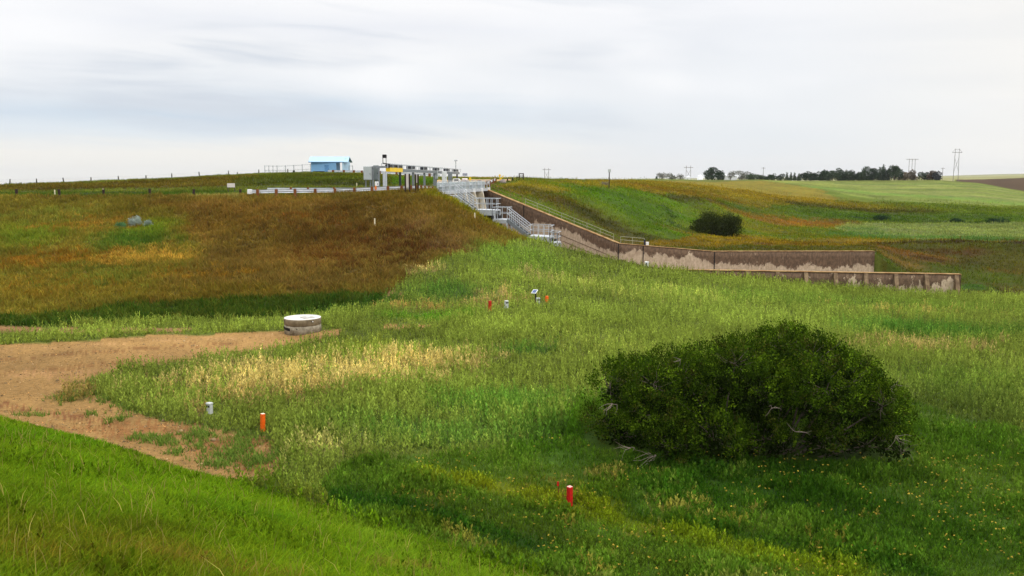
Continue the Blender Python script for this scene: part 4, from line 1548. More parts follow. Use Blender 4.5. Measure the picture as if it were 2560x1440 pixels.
# ------------------------------------------------------------------ manhole riser on the dirt track
c = hit(757, 826)
MH_Y = hit(757, 830).y
mx_, my_ = ratio(757, 815) * MH_Y, MH_Y
zt_ = at(757, 793, MH_Y).z
zb_ = zat(mx_, my_) - 0.1
R_ = 46.5 / F * MH_Y
mh = thing('manhole', (mx_, my_, zb_), 'round concrete manhole riser with pale lid standing on the dirt track', 'manhole')
H_ = zt_ - zb_
M_RING = mat('ring_concrete', lin(164, 156, 138), 0.9, 0.3, 4, 0.5, c2=lin(108, 98, 80))
M_RING_D = mat('brown_ring_concrete', lin(136, 122, 98), 0.9, 0.3, 4, 0.3, c2=lin(100, 88, 68))  # upper ring: darker, browner concrete than the riser
h1 = H_ * 0.60
mb = MB()
mb.lathe((0, 0, 0), [(R_ * .99, 0), (R_ * .985, h1 - 0.03), (R_ * .96, h1 - 0.012)], 48)
mb.build('riser_ring', M_RING, mh, True)
mb = MB()
mb.lathe((0, 0, 0), [(R_ * .96, h1 - 0.01), (R_ * .985, h1 + 0.02), (R_, H_ - 0.05), (R_ * .985, H_ - 0.012)], 48)
mb.build('cover_ring', M_RING_D, mh, True)
mb = MB()
mb.lathe((0, 0, 0), [(R_ * .985, H_ - 0.010), (R_ * .98, H_)], 48)
lid = mb.build('lid', mat('lid_concrete', lin(206, 203, 196), 0.8, 0.16, 4), mh)
mb = MB()
mb.box((R_ * .28, -R_ * .08, H_ + 0.015), (R_ * .62, R_ * .62, 0.03), math.radians(38))
hd = mb.build('hatch', mat('hatch_steel', lin(176, 172, 164), 0.45, 0.15, 6, metal=0.3), mh)
MB().box((R_ * .33, -R_ * .12, H_ + 0.034), (R_ * .2, R_ * .16, 0.012), math.radians(38)).build('hatch_plate', M_WHITE, hd)


def ring_pt(deg, r, z):
    a = math.radians(deg)
    return Vector((math.cos(a) * r, math.sin(a) * r, z))


# stencilled black lettering (too blurred to read in the photo): a row of solid block characters
mb = MB()
for k in range(6):
    a = -161 + k * 7.6
    p = ring_pt(a, R_ * .985, h1 - 0.15 - k * 0.006)
    mb.box(p, (0.03, R_ * 0.118, 0.15), math.radians(a))
o = mb.build('stencil_marking', M_BLACK, mh)
o['label'] = 'black stencilled block lettering'
for a, z in ((-147, H_ - 0.10), (-50, H_ - 0.12), (-95, h1 - 0.14)):
    mb = MB()
    mb.tube(ring_pt(a, R_ * .9, z), ring_pt(a, R_ * 1.006, z), 0.028)
    mb.build('lifting_hole', M_BLACK, mh)
mb = MB()
mb.tube(ring_pt(-45, R_ * .95, H_ - 0.12), ring_pt(-45, R_ * 1.02, H_ - 0.12), 0.034)
mb.build('plug', M_WHITE, mh)
KEEP_OUT.append((mx_, my_, R_ * 1.25))


# ------------------------------------------------------------------ marker posts, boxes, solar panel
def marker(px, py_top, py_base, y, wpx, m, label, cap=None, rz=0.6, lean=0.0, name='marker_post'):
    x = ratio(px, py_base) * y
    g = zat(x, y)
    top = at(px, py_top, y).z
    wd_ = wpx / F * y / (abs(math.cos(rz)) + abs(math.sin(rz)))
    r = thing(name, (x, y, g), label, 'marker post', None, rz)
    r.rotation_euler = (0, lean, rz)
    MB().box((0, 0, (top - g - 0.3) / 2), (wd_, wd_, top - g + 0.3), 0, wd_ * 0.08).build('post', m, r)
    if cap:
        MB().box((0, 0, top - g + 0.006), (wd_ * .9, wd_ * .9, 0.012)).build('lit_post_top', cap, r)  # thin pale cap, top light put into its colour
    return r, wd_, top - g


c = hit(1424, 1266)
marker(1424, 1217, 1266, c.y, 17.5, M_RED, 'square bright red marker post in the grass in front of the big bush', M_REDTOP, 0.72)
KEEP_OUT.append((c.x, c.y - 0.1, 0.28))
fl_ = hit(1398, 1254)
fr = thing('flag_stake', (fl_.x, fl_.y, fl_.z), 'thin rusty stake with a small red tag left of the red marker post', 'stake')
MB().bar((0, 0, -0.15), (-0.03, 0, 0.48), 0.022).build('stake', M_RUST, fr)
MB().box((-0.035, -0.01, 0.47), (0.055, 0.02, 0.11)).build('tag', M_RED, fr)
MB().tube((0, 0, 0.17), (0.2, -0.02, 0.13), 0.008).build('wire', M_RUST, fr)
c = hit(657, 1079)
marker(657, 1035, 1079, c.y, 13.5, M_ORANGE, 'square orange marker post among weeds beside the dirt track', mat('lit_peach_top', lin(255, 226, 200), 0.8, 0.05, 20), 0.9, 0.04)  # cap colour carries the bright light on the post top
KEEP_OUT.append((c.x - .25, c.y - 0.5, 0.55))
c = hit(1225, 778)
marker(1225, 752, 778, c.y, 9, mat('dark_red_paint', lin(178, 34, 10), 0.6, 0.2, 9), 'short dark red marker post left of the solar panel', None, 0.8)
KEEP_OUT.append((c.x, c.y - 0.3, 0.5))
c = hit(1367, 756)
marker(1367, 740, 756, c.y, 9, M_ORANGE, 'low orange marker stub right of the solar panel', None, 0.5)
KEEP_OUT.append((c.x, c.y - 0.3, 0.5))


M_BOX = mat('dull_white_paint', lin(190, 194, 192), 0.6, 0.2, 8)


def utility_box(px, py_top, py_base, wpx, label, rz, tilt=0.0):
    c = hit(px, py_base)
    y = c.y
    top = at(px, py_top, y).z
    wd_ = wpx / F * y * 0.85
    r = thing('pedestal_box', c, label, 'utility box', None, rz)
    h = top - c.z
    MB().box((0, 0, h / 2 - 0.05), (wd_, wd_ * .8, h + 0.06), 0, 0.015).build('case', M_BOX, r)
    MB().box((0, -wd_ * .05, h + 0.005), (wd_ * 1.12, wd_ * 1.0, 0.07), 0, 0.015).build('hood', M_BOX, r)
    MB().box((0, -wd_ * .4 - 0.006, h - 0.09), (wd_ * .8, 0.012, 0.06)).build('vent', M_DARK, r)
    KEEP_OUT.append((c.x * .99, c.y - 0.45, 0.5))
    return r


utility_box(525, 1009, 1034, 15.5, 'white hooded utility box in the dry weeds above the orange post', -0.5)
utility_box(1266, 753, 770, 10.5, 'small white utility box between the dark red post and the solar panel', 0.5)
utility_box(1345, 746, 760, 9.5, 'white utility box at the foot of the solar panel pole', 0.4)
c = hit(1339, 757)
KEEP_OUT.append((c.x, c.y - 0.3, 0.6))
so = thing('solar_panel', c, 'small tilted solar panel on a dark pole in the green weeds', 'solar panel')
ht_ = at(1339, 731, c.y).z - c.z
MB().tube((0, 0, -0.2), (0, 0, ht_), 0.045).build('pole', M_BLACK, so)
w_ = 0.36
pc = Vector((-0.06, -0.04, ht_ + 0.05))
ux = Vector((0.82, -0.57, 0.0)).normalized()
uy = Vector((0.42, 0.6, 0.55)).normalized()
nn_ = ux.cross(uy).normalized()


def plate(mb, c_, a, b, th):
    mb.prism([c_ - ux * a - uy * b, c_ + ux * a - uy * b, c_ + ux * a + uy * b, c_ - ux * a + uy * b], nn_ * th)


mb = MB()
plate(mb, pc, 0.17, 0.17, 0.03)
fm = mb.build('frame', M_WHITE, so)
mb = MB()
plate(mb, pc + nn_ * 0.032, 0.13, 0.13, 0.006)
mb.build('cells', M_GLASS, fm)

# ------------------------------------------------------------------ stakes
for px, pt_, pb_, lb in ((937, 545, 569, 'pale wooden stake standing alone on the brown slope below the cabinets'),
                         (1187, 531, 551, 'pale wooden stake at the edge of the slope beside the stairway'),
                         (258, 471, 486, 'white stake behind the third dark post on the embankment top'),
                         (137, 474, 488, 'white stake near the leftmost dark posts'),
                         (892, 457, 470, 'yellowish stake behind the guardrail left of the cabinets')):
    c = hit(px, pb_ - 1)
    h = at(px, pt_, c.y).z - c.z
    r = thing('survey_stake', c, lb, 'stake')
    MB().prism([(-0.05, 0, -0.2), (0.05, 0, -0.2), (0.05, 0, h - 0.06), (0, 0, h), (-0.05, 0, h - 0.06)], (0, 0.05, 0)).build('stake', M_STAKE, r)
c = hit(939, 483)
oc = thing('marker_rag', c, 'orange cloth rag tied to a thin stick in front of the guardrail', 'rag')
MB().bar((0, 0, -0.1), (0.02, 0, 0.75), 0.03).build('stick', M_WOODG, oc)
MB().blob((0.02, 0, 0.5), (0.2, 0.16, 0.42), 0.3, 9, 6, 4).build('rag', M_CLOTH, oc)

# ------------------------------------------------------------------ dark posts on the embankment top and beyond the gates
ORD = ['first', 'second', 'third', 'fourth', 'fifth', 'sixth', 'seventh', 'eighth', 'ninth', 'tenth', 'eleventh', 'twelfth', 'thirteenth', 'fourteenth', 'fifteenth', 'sixteenth', 'seventeenth', 'eighteenth', 'nineteenth', 'twentieth']
for k, (px, pt_, pb_) in enumerate(((42, 488, 497), (149, 487, 498), (260, 485, 498), (376, 482, 494), (484, 478.5, 490), (600, 474, 490))):
    y = 88.4
    x = ratio(px, pb_) * y
    g = zat(x, y)
    r = thing('bollard', (x, y, g), f'short dark timber post on the embankment top, {ORD[k]} from the left', 'post', 'dark posts along the embankment top')
    h = max(0.7, at(px, pt_ - 1, y).z - g)
    r.rotation_euler = (0, rng.normal(0, 0.06), 0.3)
    MB().box((0, 0, h / 2 - 0.1), (0.23, 0.23, h + 0.2), 0, 0.03).build('post', M_WOODD, r)
for k, (px, pb_) in enumerate(((1268.7, 458.5), (1281.5, 457.5), (1293, 456.5), (1305, 455.5), (1317, 453.5), (1328, 453))):
    y = (150, 156, 162, 170, 180, 190)[k]
    x = ratio(px, pb_) * y
    g = zat(x, y)
    r = thing('bollard', (x, y, g), f'small black post beyond the gates near the dark frame, {ORD[k]} from the left', 'post', 'small black posts right of the gates')
    h = max(0.6, at(px, pb_ - 7.5, y).z - g)
    MB().box((0, 0, h / 2 - 0.1), (0.24, 0.24, h + 0.2), 0, 0.03).build('post', M_BLACK, r)

# ------------------------------------------------------------------ signs
def sign(px, pxw, pt_, pbm, y, m, label, cat='sign', post=None, name='sign', two=False, pm=None, th=0.04):
    """board from pt_ to pbm, posts down to the ground"""
    a, b = at(px - pxw / 2, pbm, y), at(px + pxw / 2, pt_, y)
    x = (a.x + b.x) / 2
    g = zat(x, y)
    r = thing(name, (x, y, g), label, cat)
    MB().box((0, 0, (a.z + b.z) / 2 - g), (b.x - a.x, th, b.z - a.z), 0, 0.01).build('board', m, r)
    pm = pm or M_WOODG
    for sx in ((-0.42, 0.42) if two else (0,)):
        MB().box((sx * (b.x - a.x), 0.07, (b.z - g - 0.05) / 2), (post, post, b.z - g + 0.05)).build('post', pm, r)
    return r


sign(577.5, 19, 458.5, 468.5, 96, M_BEIGE, 'white rectangular sign board standing on the left end of the dam road', post=0.06, two=True)
sign(1162.5, 12, 433, 439.5, 128, mat('sign_back', lin(150, 152, 166), 0.6, 0.15, 8), 'grey oval sign on a thin post right of the gantry', post=0.06, pm=M_GALV_D)
sign(1523.5, 7.5, 423, 430.5, 150, mat('pale_grey_board', lin(188, 190, 188), 0.6, 0.08, 8), 'small square pale sign on a tall dark post on the right hillside', post=0.15, pm=M_WOODD)
# two tall frames of dark posts in front of the guardrail
def post_frame(pxs, pt_, y, label, panel, name='post_frame'):
    a, b = at(pxs[0], pt_, y), at(pxs[1], pt_, y)
    g = min(zat(a.x, y), zat(b.x, y))
    r = thing(name, (a.x, y, g), label, 'sign')
    W = b.x - a.x
    hh = a.z - g
    for sx in (0, W):
        MB().box((sx, 0, hh / 2 - 0.15), (0.13, 0.13, hh + 0.3)).build('post', M_WOODD, r)
    x0_, x1_, z0_, z1_, m_ = panel
    MB().box((W * (x0_ + x1_) / 2, 0.03, hh * (z0_ + z1_) / 2), (W * (x1_ - x0_), 0.05, hh * (z1_ - z0_)), 0, 0.01).build('board', m_, r)
    return r


post_frame((1013, 1023.5), 434.5, 85.6, 'narrow tall faded white board between two dark posts before the gantry', (0.17, 0.84, 0.30, 0.99, M_BEIGE))
post_frame((1038.5, 1045), 435.5, 85.4, 'pair of slim dark posts with a small pale panel right of the tall board', (0.2, 0.8, 0.55, 0.95, M_BEIGE))
y = 152
a, b = at(1298, 433, y), at(1308.5, 433, y)
g = zat((a.x + b.x) / 2, y)
r = thing('timber_frame', ((a.x + b.x) / 2, y, g), 'empty dark timber frame like a goal standing on the hilltop', 'frame')
W, h = b.x - a.x, a.z - g
for sx in (-W / 2, W / 2):
    MB().box((sx, 0, h / 2 - 0.1), (0.16, 0.16, h + 0.2)).build('post', M_WOODD, r)
MB().box((0, 0, h - 0.1), (W - 0.17, 0.12, 0.16)).build('crossbar', M_WOODD, r)
MB().box((0, 0, h - 0.46), (W - 0.17, 0.1, 0.12)).build('crossbar', M_WOODD, r)

# ------------------------------------------------------------------ things on the road beyond the gates
y = 128
c = at(1175.5, 456.5, y)
r = thing('yellow_bollard', c, 'square yellow bollard right of the gantry behind the deck railing', 'bollard')
g = zat(c.x, y) - c.z
MB().box((0, 0, (0.72 + g) / 2), (0.28, 0.28, 0.72 - g), 0, 0.03).build('post', M_YEL, r)
MB().box((0, 0, 0.745), (0.3, 0.3, 0.05), 0, 0.02).build('cap', M_YEL, r)
c = on_ground(1162, 133, 455)
r = thing('water_tank', (c.x, c.y, c.z), 'white rounded tank on a grey concrete block left of the yellow bollard', 'tank')
hb = at(1162, 452.7, 133).z - c.z
MB().box((0, 0, hb / 2 - 0.1), (1.3, 0.9, hb + 0.2), 0, 0.04).build('plinth', M_ROCK, r)
mb = MB()
mb.tube((-0.4, 0, hb + 0.2), (0.4, 0, hb + 0.2), 0.2, n=16)
mb.build('tank', mat('pinkish_white', lin(236, 222, 222), 0.5, 0.05, 3), r, True)
c = on_ground(1142, 134, 455)
r = thing('parked_trailer', (c.x, c.y, c.z), 'white covered trailer with dark window half hidden behind the gantry', 'trailer')
hb = max(0.7, at(1142, 446, 134).z - c.z)
mb = MB()
mb.prism([(-0.6, -0.5, 0.25), (0.6, -0.5, 0.25), (0.62, -0.5, 0.5), (0.3, -0.5, hb), (-0.5, -0.5, hb), (-0.62, -0.5, 0.5)], (0, 1.6, 0))
mb.build('body', M_WHITE, r)
MB().box((-0.05, -0.51, hb * 0.72), (0.6, 0.02, 0.2)).build('window', M_DARK, r)
for sx in (-0.35, 0.35):
    mb = MB()
    mb.tube((sx, -0.46, 0.18), (sx, -0.3, 0.18), 0.2, n=14)
    mb.build('wheel', M_BLACK, r)
c = on_ground(1251, 152, 455)
r = thing('yellow_valve', (c.x, c.y, c.z), 'bright yellow valve stand with two angled arms beside the grey boulder', 'valve')
mb = MB()
mb.bar((0, 0, -0.1), (0, 0, 0.7), 0.26)
mb.build('stand', M_YEL, r)
hz = max(0.4, at(1251, 442, 152).z - c.z)
MB().bar((0, 0, 0.5), (-0.15, 0, hz + 0.4), 0.16).build('arm', M_YEL, r)
MB().bar((0, 0, 0.45), (0.55, 0, hz + 0.2), 0.14).build('arm', M_YEL, r)
MB().tube((-0.25, -0.05, hz + 0.15), (0.05, -0.05, hz + 0.3), 0.12).build('cap', M_YEL, r)
c = on_ground(1257, 146, 457)
r = tag(MB().blob((0, 0, 0), (1.1, 0.9, 1.0), 0.12, 12, 7, 3).build('boulder', M_ROCK, None, True), 'grey rounded boulder beside the yellow valve', 'rock')
r.location = (c.x, c.y, c.z + 0.22)

# ------------------------------------------------------------------ blue shed and its chain-link compound
SY = 195.0
a, b = at(778, 433, SY), at(872, 433, SY)
g0 = zat((a.x + b.x) / 2, SY)
sh = thing('shed', (a.x, SY, g0), 'small blue shed with pale blue gable roof and an open porch corner', 'shed')
W = b.x - a.x - 1.2
eave = at(800, 405.5, SY).z - g0
ridge = at(800, 392.5, SY).z - g0
wb = at(841, 433, SY).x - a.x
wc = at(856, 433, SY).x - a.x
D = 4.4
MB().box((wb / 2, D / 2, eave / 2 - 0.2), (wb, D, eave + 0.4)).build('wall', M_BLUE, sh)
MB().box((wc + 0.1, 0.1, eave / 2 - 0.2), (0.2, 0.2, eave + 0.4)).build('corner_post', M_BLUE_L, sh)
# gable end on the right, facing a little toward the camera
mb = MB()
gx0, gx1 = wc + 0.2, at(871, 433, SY).x - a.x
mb.prism([(gx0, 0.1, -0.4), (gx1, 2.2, -0.4), (gx1, 2.2, eave), ((gx0 + gx1) / 2 - 0.1, 1.1, ridge - 0.15), (gx0, 0.1, eave)], (-0.1, 0.14, 0))
mb.build('gable_wall', M_BLUE_L, sh)
mb = MB()
e = 0.38
rx0, rx1 = -0.45, at(860, 400, SY).x - a.x
mb.prism([(rx0, -e, eave - 0.02), (rx0, 1.3, ridge), (rx0, D + e, eave - 0.02), (rx0, D + e, eave + 0.1), (rx0, 1.3, ridge + 0.12), (rx0, -e, eave + 0.1)], (rx1 - rx0 + 0.9, 0.5, 0))
mb.build('roof', M_ROOF, sh)
MB().box(((rx0 + rx1) / 2, -e - 0.05, eave + 0.0), (rx1 - rx0, 0.08, 0.16)).build('fascia', mat('deep_blue_trim', lin(70, 110, 150), 0.6), sh)  # trim in a darker blue than the walls
MB().box((1.7, -0.06, 0.28), (2.5, 0.1, 0.5), 0, 0.03).build('wood_stack', M_BLACK, sh)
dr = MB().box((wb * 0.62, -0.02, 0.95), (0.95, 0.04, 1.9)).build('door', mat('blue_door', lin(96, 146, 194), 0.6), sh)
MB().box((wb * 0.62 + 0.36, -0.06, 0.95), (0.08, 0.04, 0.12)).build('handle', M_DARK, dr)


def chain_fence(pts, h, label, npost, gate=None):
    r = thing('chain_link_fence', (pts[0][0], pts[0][1], zat(*pts[0])), label, 'fence')
    off = -Vector(r.location)
    P = []
    for (p, q), n in zip(zip(pts[:-1], pts[1:]), npost):
        P += [(p[0] + (q[0] - p[0]) * k / n, p[1] + (q[1] - p[1]) * k / n) for k in range(n)]
    P.append(pts[-1])
    for x, y in P:
        z = zat(x, y)
        mb = MB()
        mb.tube((x, y, z - 0.2), (x, y, z + h + 0.12), 0.055, n=6)
        mb.build('post', M_GALV_D, r).location = off
    mb, mw = MB(), MB()
    for p, q in zip(P[:-1], P[1:]):
        zp, zq = zat(*p), zat(*q)
        mb.bar((p[0], p[1], zp + h), (q[0], q[1], zq + h), 0.06)
        mb.bar((p[0], p[1], zp + h * 0.45), (q[0], q[1], zq + h * 0.45), 0.05)
        L = math.hypot(q[0] - p[0], q[1] - p[1])
        m_ = max(3, int(L / 0.35))
        for k in range(m_ + 1):
            for s_ in (-1, 1):
                t0, t1 = k / m_, k / m_ + s_ * h / L
                t1c = min(1, max(0, t1))
                f = abs(t1c - t0) / (h / L)
                if f < 0.05:
                    continue
                A = Vector((p[0] + (q[0] - p[0]) * t0, p[1] + (q[1] - p[1]) * t0, zp + 0.05))
                B = Vector((p[0] + (q[0] - p[0]) * t1c, p[1] + (q[1] - p[1]) * t1c, zp + 0.05 + h * f))
                mw.bar(A, B, 0.012)
    mb.build('rail', M_GALV_D, r).location = off
    mw.build('wire_mesh', M_GALV, r).location = off
    return r


fx = lambda px, y: (ratio(px, 433) * y, y)
chain_fence([fx(662.5, 200), fx(662.5, 191), fx(693, 191), fx(777, 191)], 1.75, 'grey chain-link compound fence left of the blue shed', [2, 3, 4])
chain_fence([fx(873, 194), fx(882, 194), fx(882, 201)], 1.75, 'short bit of chain-link fence right of the blue shed', [1, 1])
c = on_ground(735, 189, 433)
r = tag(MB().blob((0, 0, 0), (0.6, 0.6, 1.0), 0.25, 8, 6, 9).build('rubble_heap', M_BLACK, None), 'small dark pile inside the chain-link compound', 'pile')
r.location = (c.x, c.y, c.z + 0.25)

# ------------------------------------------------------------------ wire fences along the skyline
def wire_fence(posts, label, h0, wires=(0.35, 0.62, 0.9)):
    pts = []
    for px, pyb, y, hp in posts:
        x = ratio(px, pyb) * y
        pts.append((x, y, zat(x, y), hp / F * y))
    r = thing('wire_fence', pts[0][:3], label, 'fence')
    off = -Vector(r.location)
    for x, y, z, h in pts:
        mb = MB()
        lx = rng.normal(0, 0.05)
        mb.tube((x, y, z - 0.25), (x + lx, y, z + h), 0.11, 0.09, 7)
        mb.build('post', M_WOODG, r).location = off
    mb = MB()
    for w__ in wires:
        for a, b in zip(pts[:-1], pts[1:]):
            mb.tube((a[0], a[1], a[2] + a[3] * w__), (b[0], b[1], b[2] + b[3] * w__), 0.006, n=4)
    mb.build('wire', M_GALV_D, r).location = off
    return r


wire_fence([(px, py, y, 13.5) for px, py, y in ((-60, 467, 149), (24.5, 464, 149), (92, 460.5, 149.5), (160, 458.5, 150.5), (228, 455, 153), (297, 452, 155), (365, 447.5, 159), (430, 445, 164), (499, 442, 172), (572, 439, 182), (647, 436.5, 186), (720, 433, 188))],
          'wire fence of grey wooden posts along the left skyline', 1)
wire_fence([(px, py, y, 9.5) for px, py, y in ((413, 446, 180), (439, 444.5, 183), (464, 443.5, 186), (489, 442.5, 190), (515, 441, 194), (545, 440, 199), (567, 439, 204), (594, 438.5, 210))],
          'farther wire fence of short posts behind the left skyline', 1)

# ------------------------------------------------------------------ power line structures
M_POLE = mat('pole_wood', lin(120, 112, 108), 0.9, 0.15, 2)


def hframe(px, pt_, pb_, y, wpx, label, legs=2, brace=True, tall=False):
    b = at(px, pb_, y)
    top = at(px, pt_, y)
    h = top.z - b.z + 3
    r = thing('power_pylon', (b.x, y, b.z - 3), label, 'pylon')
    W = wpx / F * y
    xs_ = [-W / 2, W / 2] if legs == 2 else [-W / 2, 0, W / 2]
    tp = 0.72 if tall else 0.9
    rr = 0.00028 * y
    for x in xs_:
        MB().tube((x, 0, 0), (x * tp, 0, h), rr, rr * 0.75, 7).build('leg', M_POLE, r)
    arm = h - (0.10 * h if legs == 2 else 0.02 * h)
    MB().bar((-W * 0.95, 0, arm), (W * 0.95, 0, arm), rr * 1.4, rr * 1.6).build('crossarm', M_POLE, r)
    if brace:
        mb = MB()
        z0_, z1_ = (0.35 * h, 0.78 * h)
        mb.tube((xs_[0], 0, z0_), (xs_[-1] * .93, 0, z1_), rr * 0.5, n=5)
        mb.build('brace', M_POLE, r)
        mb = MB()
        mb.tube((xs_[-1], 0, z0_), (xs_[0] * .93, 0, z1_), rr * 0.5, n=5)
        mb.build('brace', M_POLE, r)
    if tall:
        mb = MB()
        for s_ in (-1, 1):
            mb.tube((s_ * W * .95, 0, arm), (s_ * W * 0.36, 0, h), rr * 0.5, n=5)
        mb.tube((-W * .36, 0, h), (0, 0, h * 0.965), rr * 0.5, n=5)
        mb.tube((W * .36, 0, h), (0, 0, h * 0.965), rr * 0.5, n=5)
        mb.build('brace', M_POLE, r)
    return r


hframe(1366.5, 420, 450, 620, 11, 'wooden H-frame pylon with crossed braces beyond the hilltop frame')
hframe(1720.5, 414, 450, 600, 12, 'wooden H-frame pylon in front of the small white farm shed')
hframe(2278, 397, 452, 520, 16, 'three-legged pylon standing in the dense shelterbelt', 3, False)
hframe(2389, 372, 447, 430, 13, 'tall A-braced H-frame pylon standing alone at the right', 2, True, True)


def utility_pole(px, pt_, pb_, y, label):
    b = at(px, pb_, y)
    h = at(px, pt_, y).z - b.z + 3
    r = thing('utility_pole', (b.x, y, b.z - 3), label, 'pole')
    MB().tube((0, 0, 0), (0, 0, h), 0.16, 0.12, 7).build('pole', M_POLE, r)
    MB().bar((-1.2, 0, h - 0.5), (1.2, 0, h - 0.5), 0.16, 0.2).build('crossarm', M_POLE, r)


utility_pole(1907.5, 418, 450, 540, 'thin utility pole rising above the low grey trees')
utility_pole(2355.5, 419, 450, 540, 'thin faint utility pole at the right end of the shelterbelt')

# ------------------------------------------------------------------ farmstead
def farm_house(px0, px1, pt_, pe, pb_, y, m, rm, label, cat='building', name='farm_shed'):
    a, b = at(px0, pb_, y), at(px1, pb_, y)
    ze, zr = at(px0, pe, y).z - a.z, at(px0, pt_, y).z - a.z
    r = thing(name, (a.x, y, a.z), label, cat)
    W, D = b.x - a.x, 6
    MB().box((W / 2, D / 2, ze / 2 - 1.5), (W, D, ze + 3)).build('wall', m, r)
    mb = MB()
    mb.prism([(-0.2, -0.3, ze + 0.01), (-0.2, D / 2, zr), (-0.2, D + 0.3, ze + 0.01)], (W + 0.4, 0, 0))
    mb.build('roof', rm, r)
    MB().box((W * .3, -0.03, ze * 0.4), (W * 0.22, 0.05, ze * 0.55)).build('door', M_GREY, r)
    return r


M_FROOF = mat('pale_metal_roof', lin(222, 224, 230), 0.5, 0.06, 0.6)
farm_house(1716, 1726.5, 441.5, 443.5, 451, 560, M_WHITE, M_FROOF, 'tiny white farm shed between the pylon legs')
farm_house(1816, 1842, 435, 440, 450, 560, mat('grey_white_wall', lin(206, 208, 214), 0.7), M_FROOF, 'long farm building with pale roof right of the big round tree')
farm_house(1984, 2004, 439, 443, 451, 560, M_WHITE, mat('grey_roof', lin(150, 150, 156), 0.7), 'white farmhouse with grey roof among the sparse pines', 'house', 'farmhouse')
c = at(1750, 451, 560)
r = thing('grain_bin', c, 'white cylindrical grain bin with cone roof left of the big round tree', 'silo')
rb = 7 / F * 560
hb = at(1750, 441, 560).z - c.z
mb = MB()
mb.lathe((0, 0, -3), [(rb, 0), (rb, hb + 3)], 24)
mb.build('bin_wall', M_WHITE, r, True)
mb = MB()
mb.lathe((0, 0, hb + 0.01), [(rb * 1.05, 0), (rb * 0.15, rb * 0.55), (rb * 0.12, rb * 0.62)], 24)
mb.build('roof', M_FROOF, r)


# ------------------------------------------------------------------ trees, shrubs, the big bush
def bark_mesh(segs, n=5):
    """segs: list of (p, q, r0, r1)"""
    mb = MB()
    for p, q, r0, r1 in segs:
        mb.tube(p, q, r0, r1, n)
    return mb


M_BARK = mat('bark', lin(92, 80, 70), 0.95, 0.35, 10)
M_TWIG = mat('pale_dead_twigs', lin(136, 122, 110), 0.9, 0.2, 12)
M_LEAF = veg_mat('foliage', 0.22)


def crown_points(lobes, n, shell=0.55):
    """random points in a set of ellipsoid lobes, most of them near the skin; lobes: (cx, cy, cz, rx, ry, rz)"""
    L = np.array(lobes)
    vol = L[:, 3] * L[:, 4] * L[:, 5]
    k = rng.choice(len(L), n, p=vol ** 0.75 / (vol ** 0.75).sum())
    d = rng.normal(size=(n, 3))
    d /= np.linalg.norm(d, axis=1, keepdims=True)
    r = shell + (1 - shell) * rng.random(n) ** 0.7
    r *= rng.normal(1, 0.06, n)
    return L[k, :3] + d * L[k, 3:] * r[:, None], d, k


def leaf_cloud(P, d, size, col, clump=0, clr=0.3, updir=0.5):
    if clump:
        P = np.repeat(P, clump, axis=0) + rng.normal(0, clr, (len(P) * clump, 3))
        d = np.repeat(d, clump, axis=0)
        col = np.repeat(col, clump, axis=0)
    n = len(P)
    ax = d * 0.7 + rng.normal(0, 0.7, (n, 3)) + np.array([0, 0, updir])
    ax /= np.linalg.norm(ax, axis=1, keepdims=True)
    s = size * rng.uniform(0.6, 1.4, n)
    return make_leaves(P, ax, s, s * 0.55, col * rng.lognormal(0, 0.2, n)[:, None])


def make_tree(name, label, group, loc, h, wd, col, nlob=9, n=900, leaf=0.5, bare=0.0, shape='round', trunkh=0.22, seed=0):
    rs = np.random.default_rng(seed)
    r = thing(name, loc, label, 'tree', group)
    lobes = []
    for k in range(nlob):
        t = rs.random()
        if shape == 'cone':
            z = trunkh + (1 - trunkh) * (k + 0.5) / nlob
            rad = wd * 0.5 * (1.08 - z) * 0.9
            a = rs.uniform(0, 6.28)
            lobes.append((math.cos(a) * rad * .2, math.sin(a) * rad * .2, z * h, rad, rad, h * 0.75 / nlob))
        else:
            a = rs.uniform(0, 6.28)
            q = math.sqrt(rs.random()) * 0.32 * wd
            z = h * rs.uniform(trunkh + 0.14, 0.84)
            sc_ = wd * rs.uniform(0.16, 0.30) * (1.15 - 0.5 * abs(z / h - 0.5))
            lobes.append((math.cos(a) * q, math.sin(a) * q, z, sc_, sc_, min(sc_ * rs.uniform(.7, 1.1), h * .24)))
    segs = [((0, 0, -3), (rs.normal(0, .1), 0, h * trunkh), wd * 0.035, wd * 0.028), ((0, 0, h * trunkh), (rs.normal(0, .2), 0, h * 0.75), wd * 0.028, wd * 0.008)]
    for lb in lobes:
        segs.append(((0, 0, h * rs.uniform(trunkh * .8, .5)), (lb[0], lb[1], lb[2]), wd * 0.014, wd * 0.004))
    bark_mesh(segs).build('trunk', M_BARK, r)
    if bare:
        m2 = []
        for lb in lobes:
            for _ in range(14):
                d = rs.normal(size=3)
                d[2] = abs(d[2])
                d /= np.linalg.norm(d)
                m2.append(((lb[0], lb[1], lb[2]), (lb[0] + d[0] * lb[3] * 1.3, lb[1] + d[1] * lb[4], lb[2] + d[2] * lb[5] * 1.4), wd * 0.006, wd * 0.003))
        bark_mesh(m2, 3).build('branches', mat_barebranch, r)
    P, d, k = crown_points(lobes, n)
    cc = np.array(lin(col)) * rng.lognormal(0, 0.12, len(lobes))[k][:, None]
    V, Q, C = leaf_cloud(P, d, leaf, cc)
    np_mesh('crown', V, Q, M_LEAF, C, r)
    return r


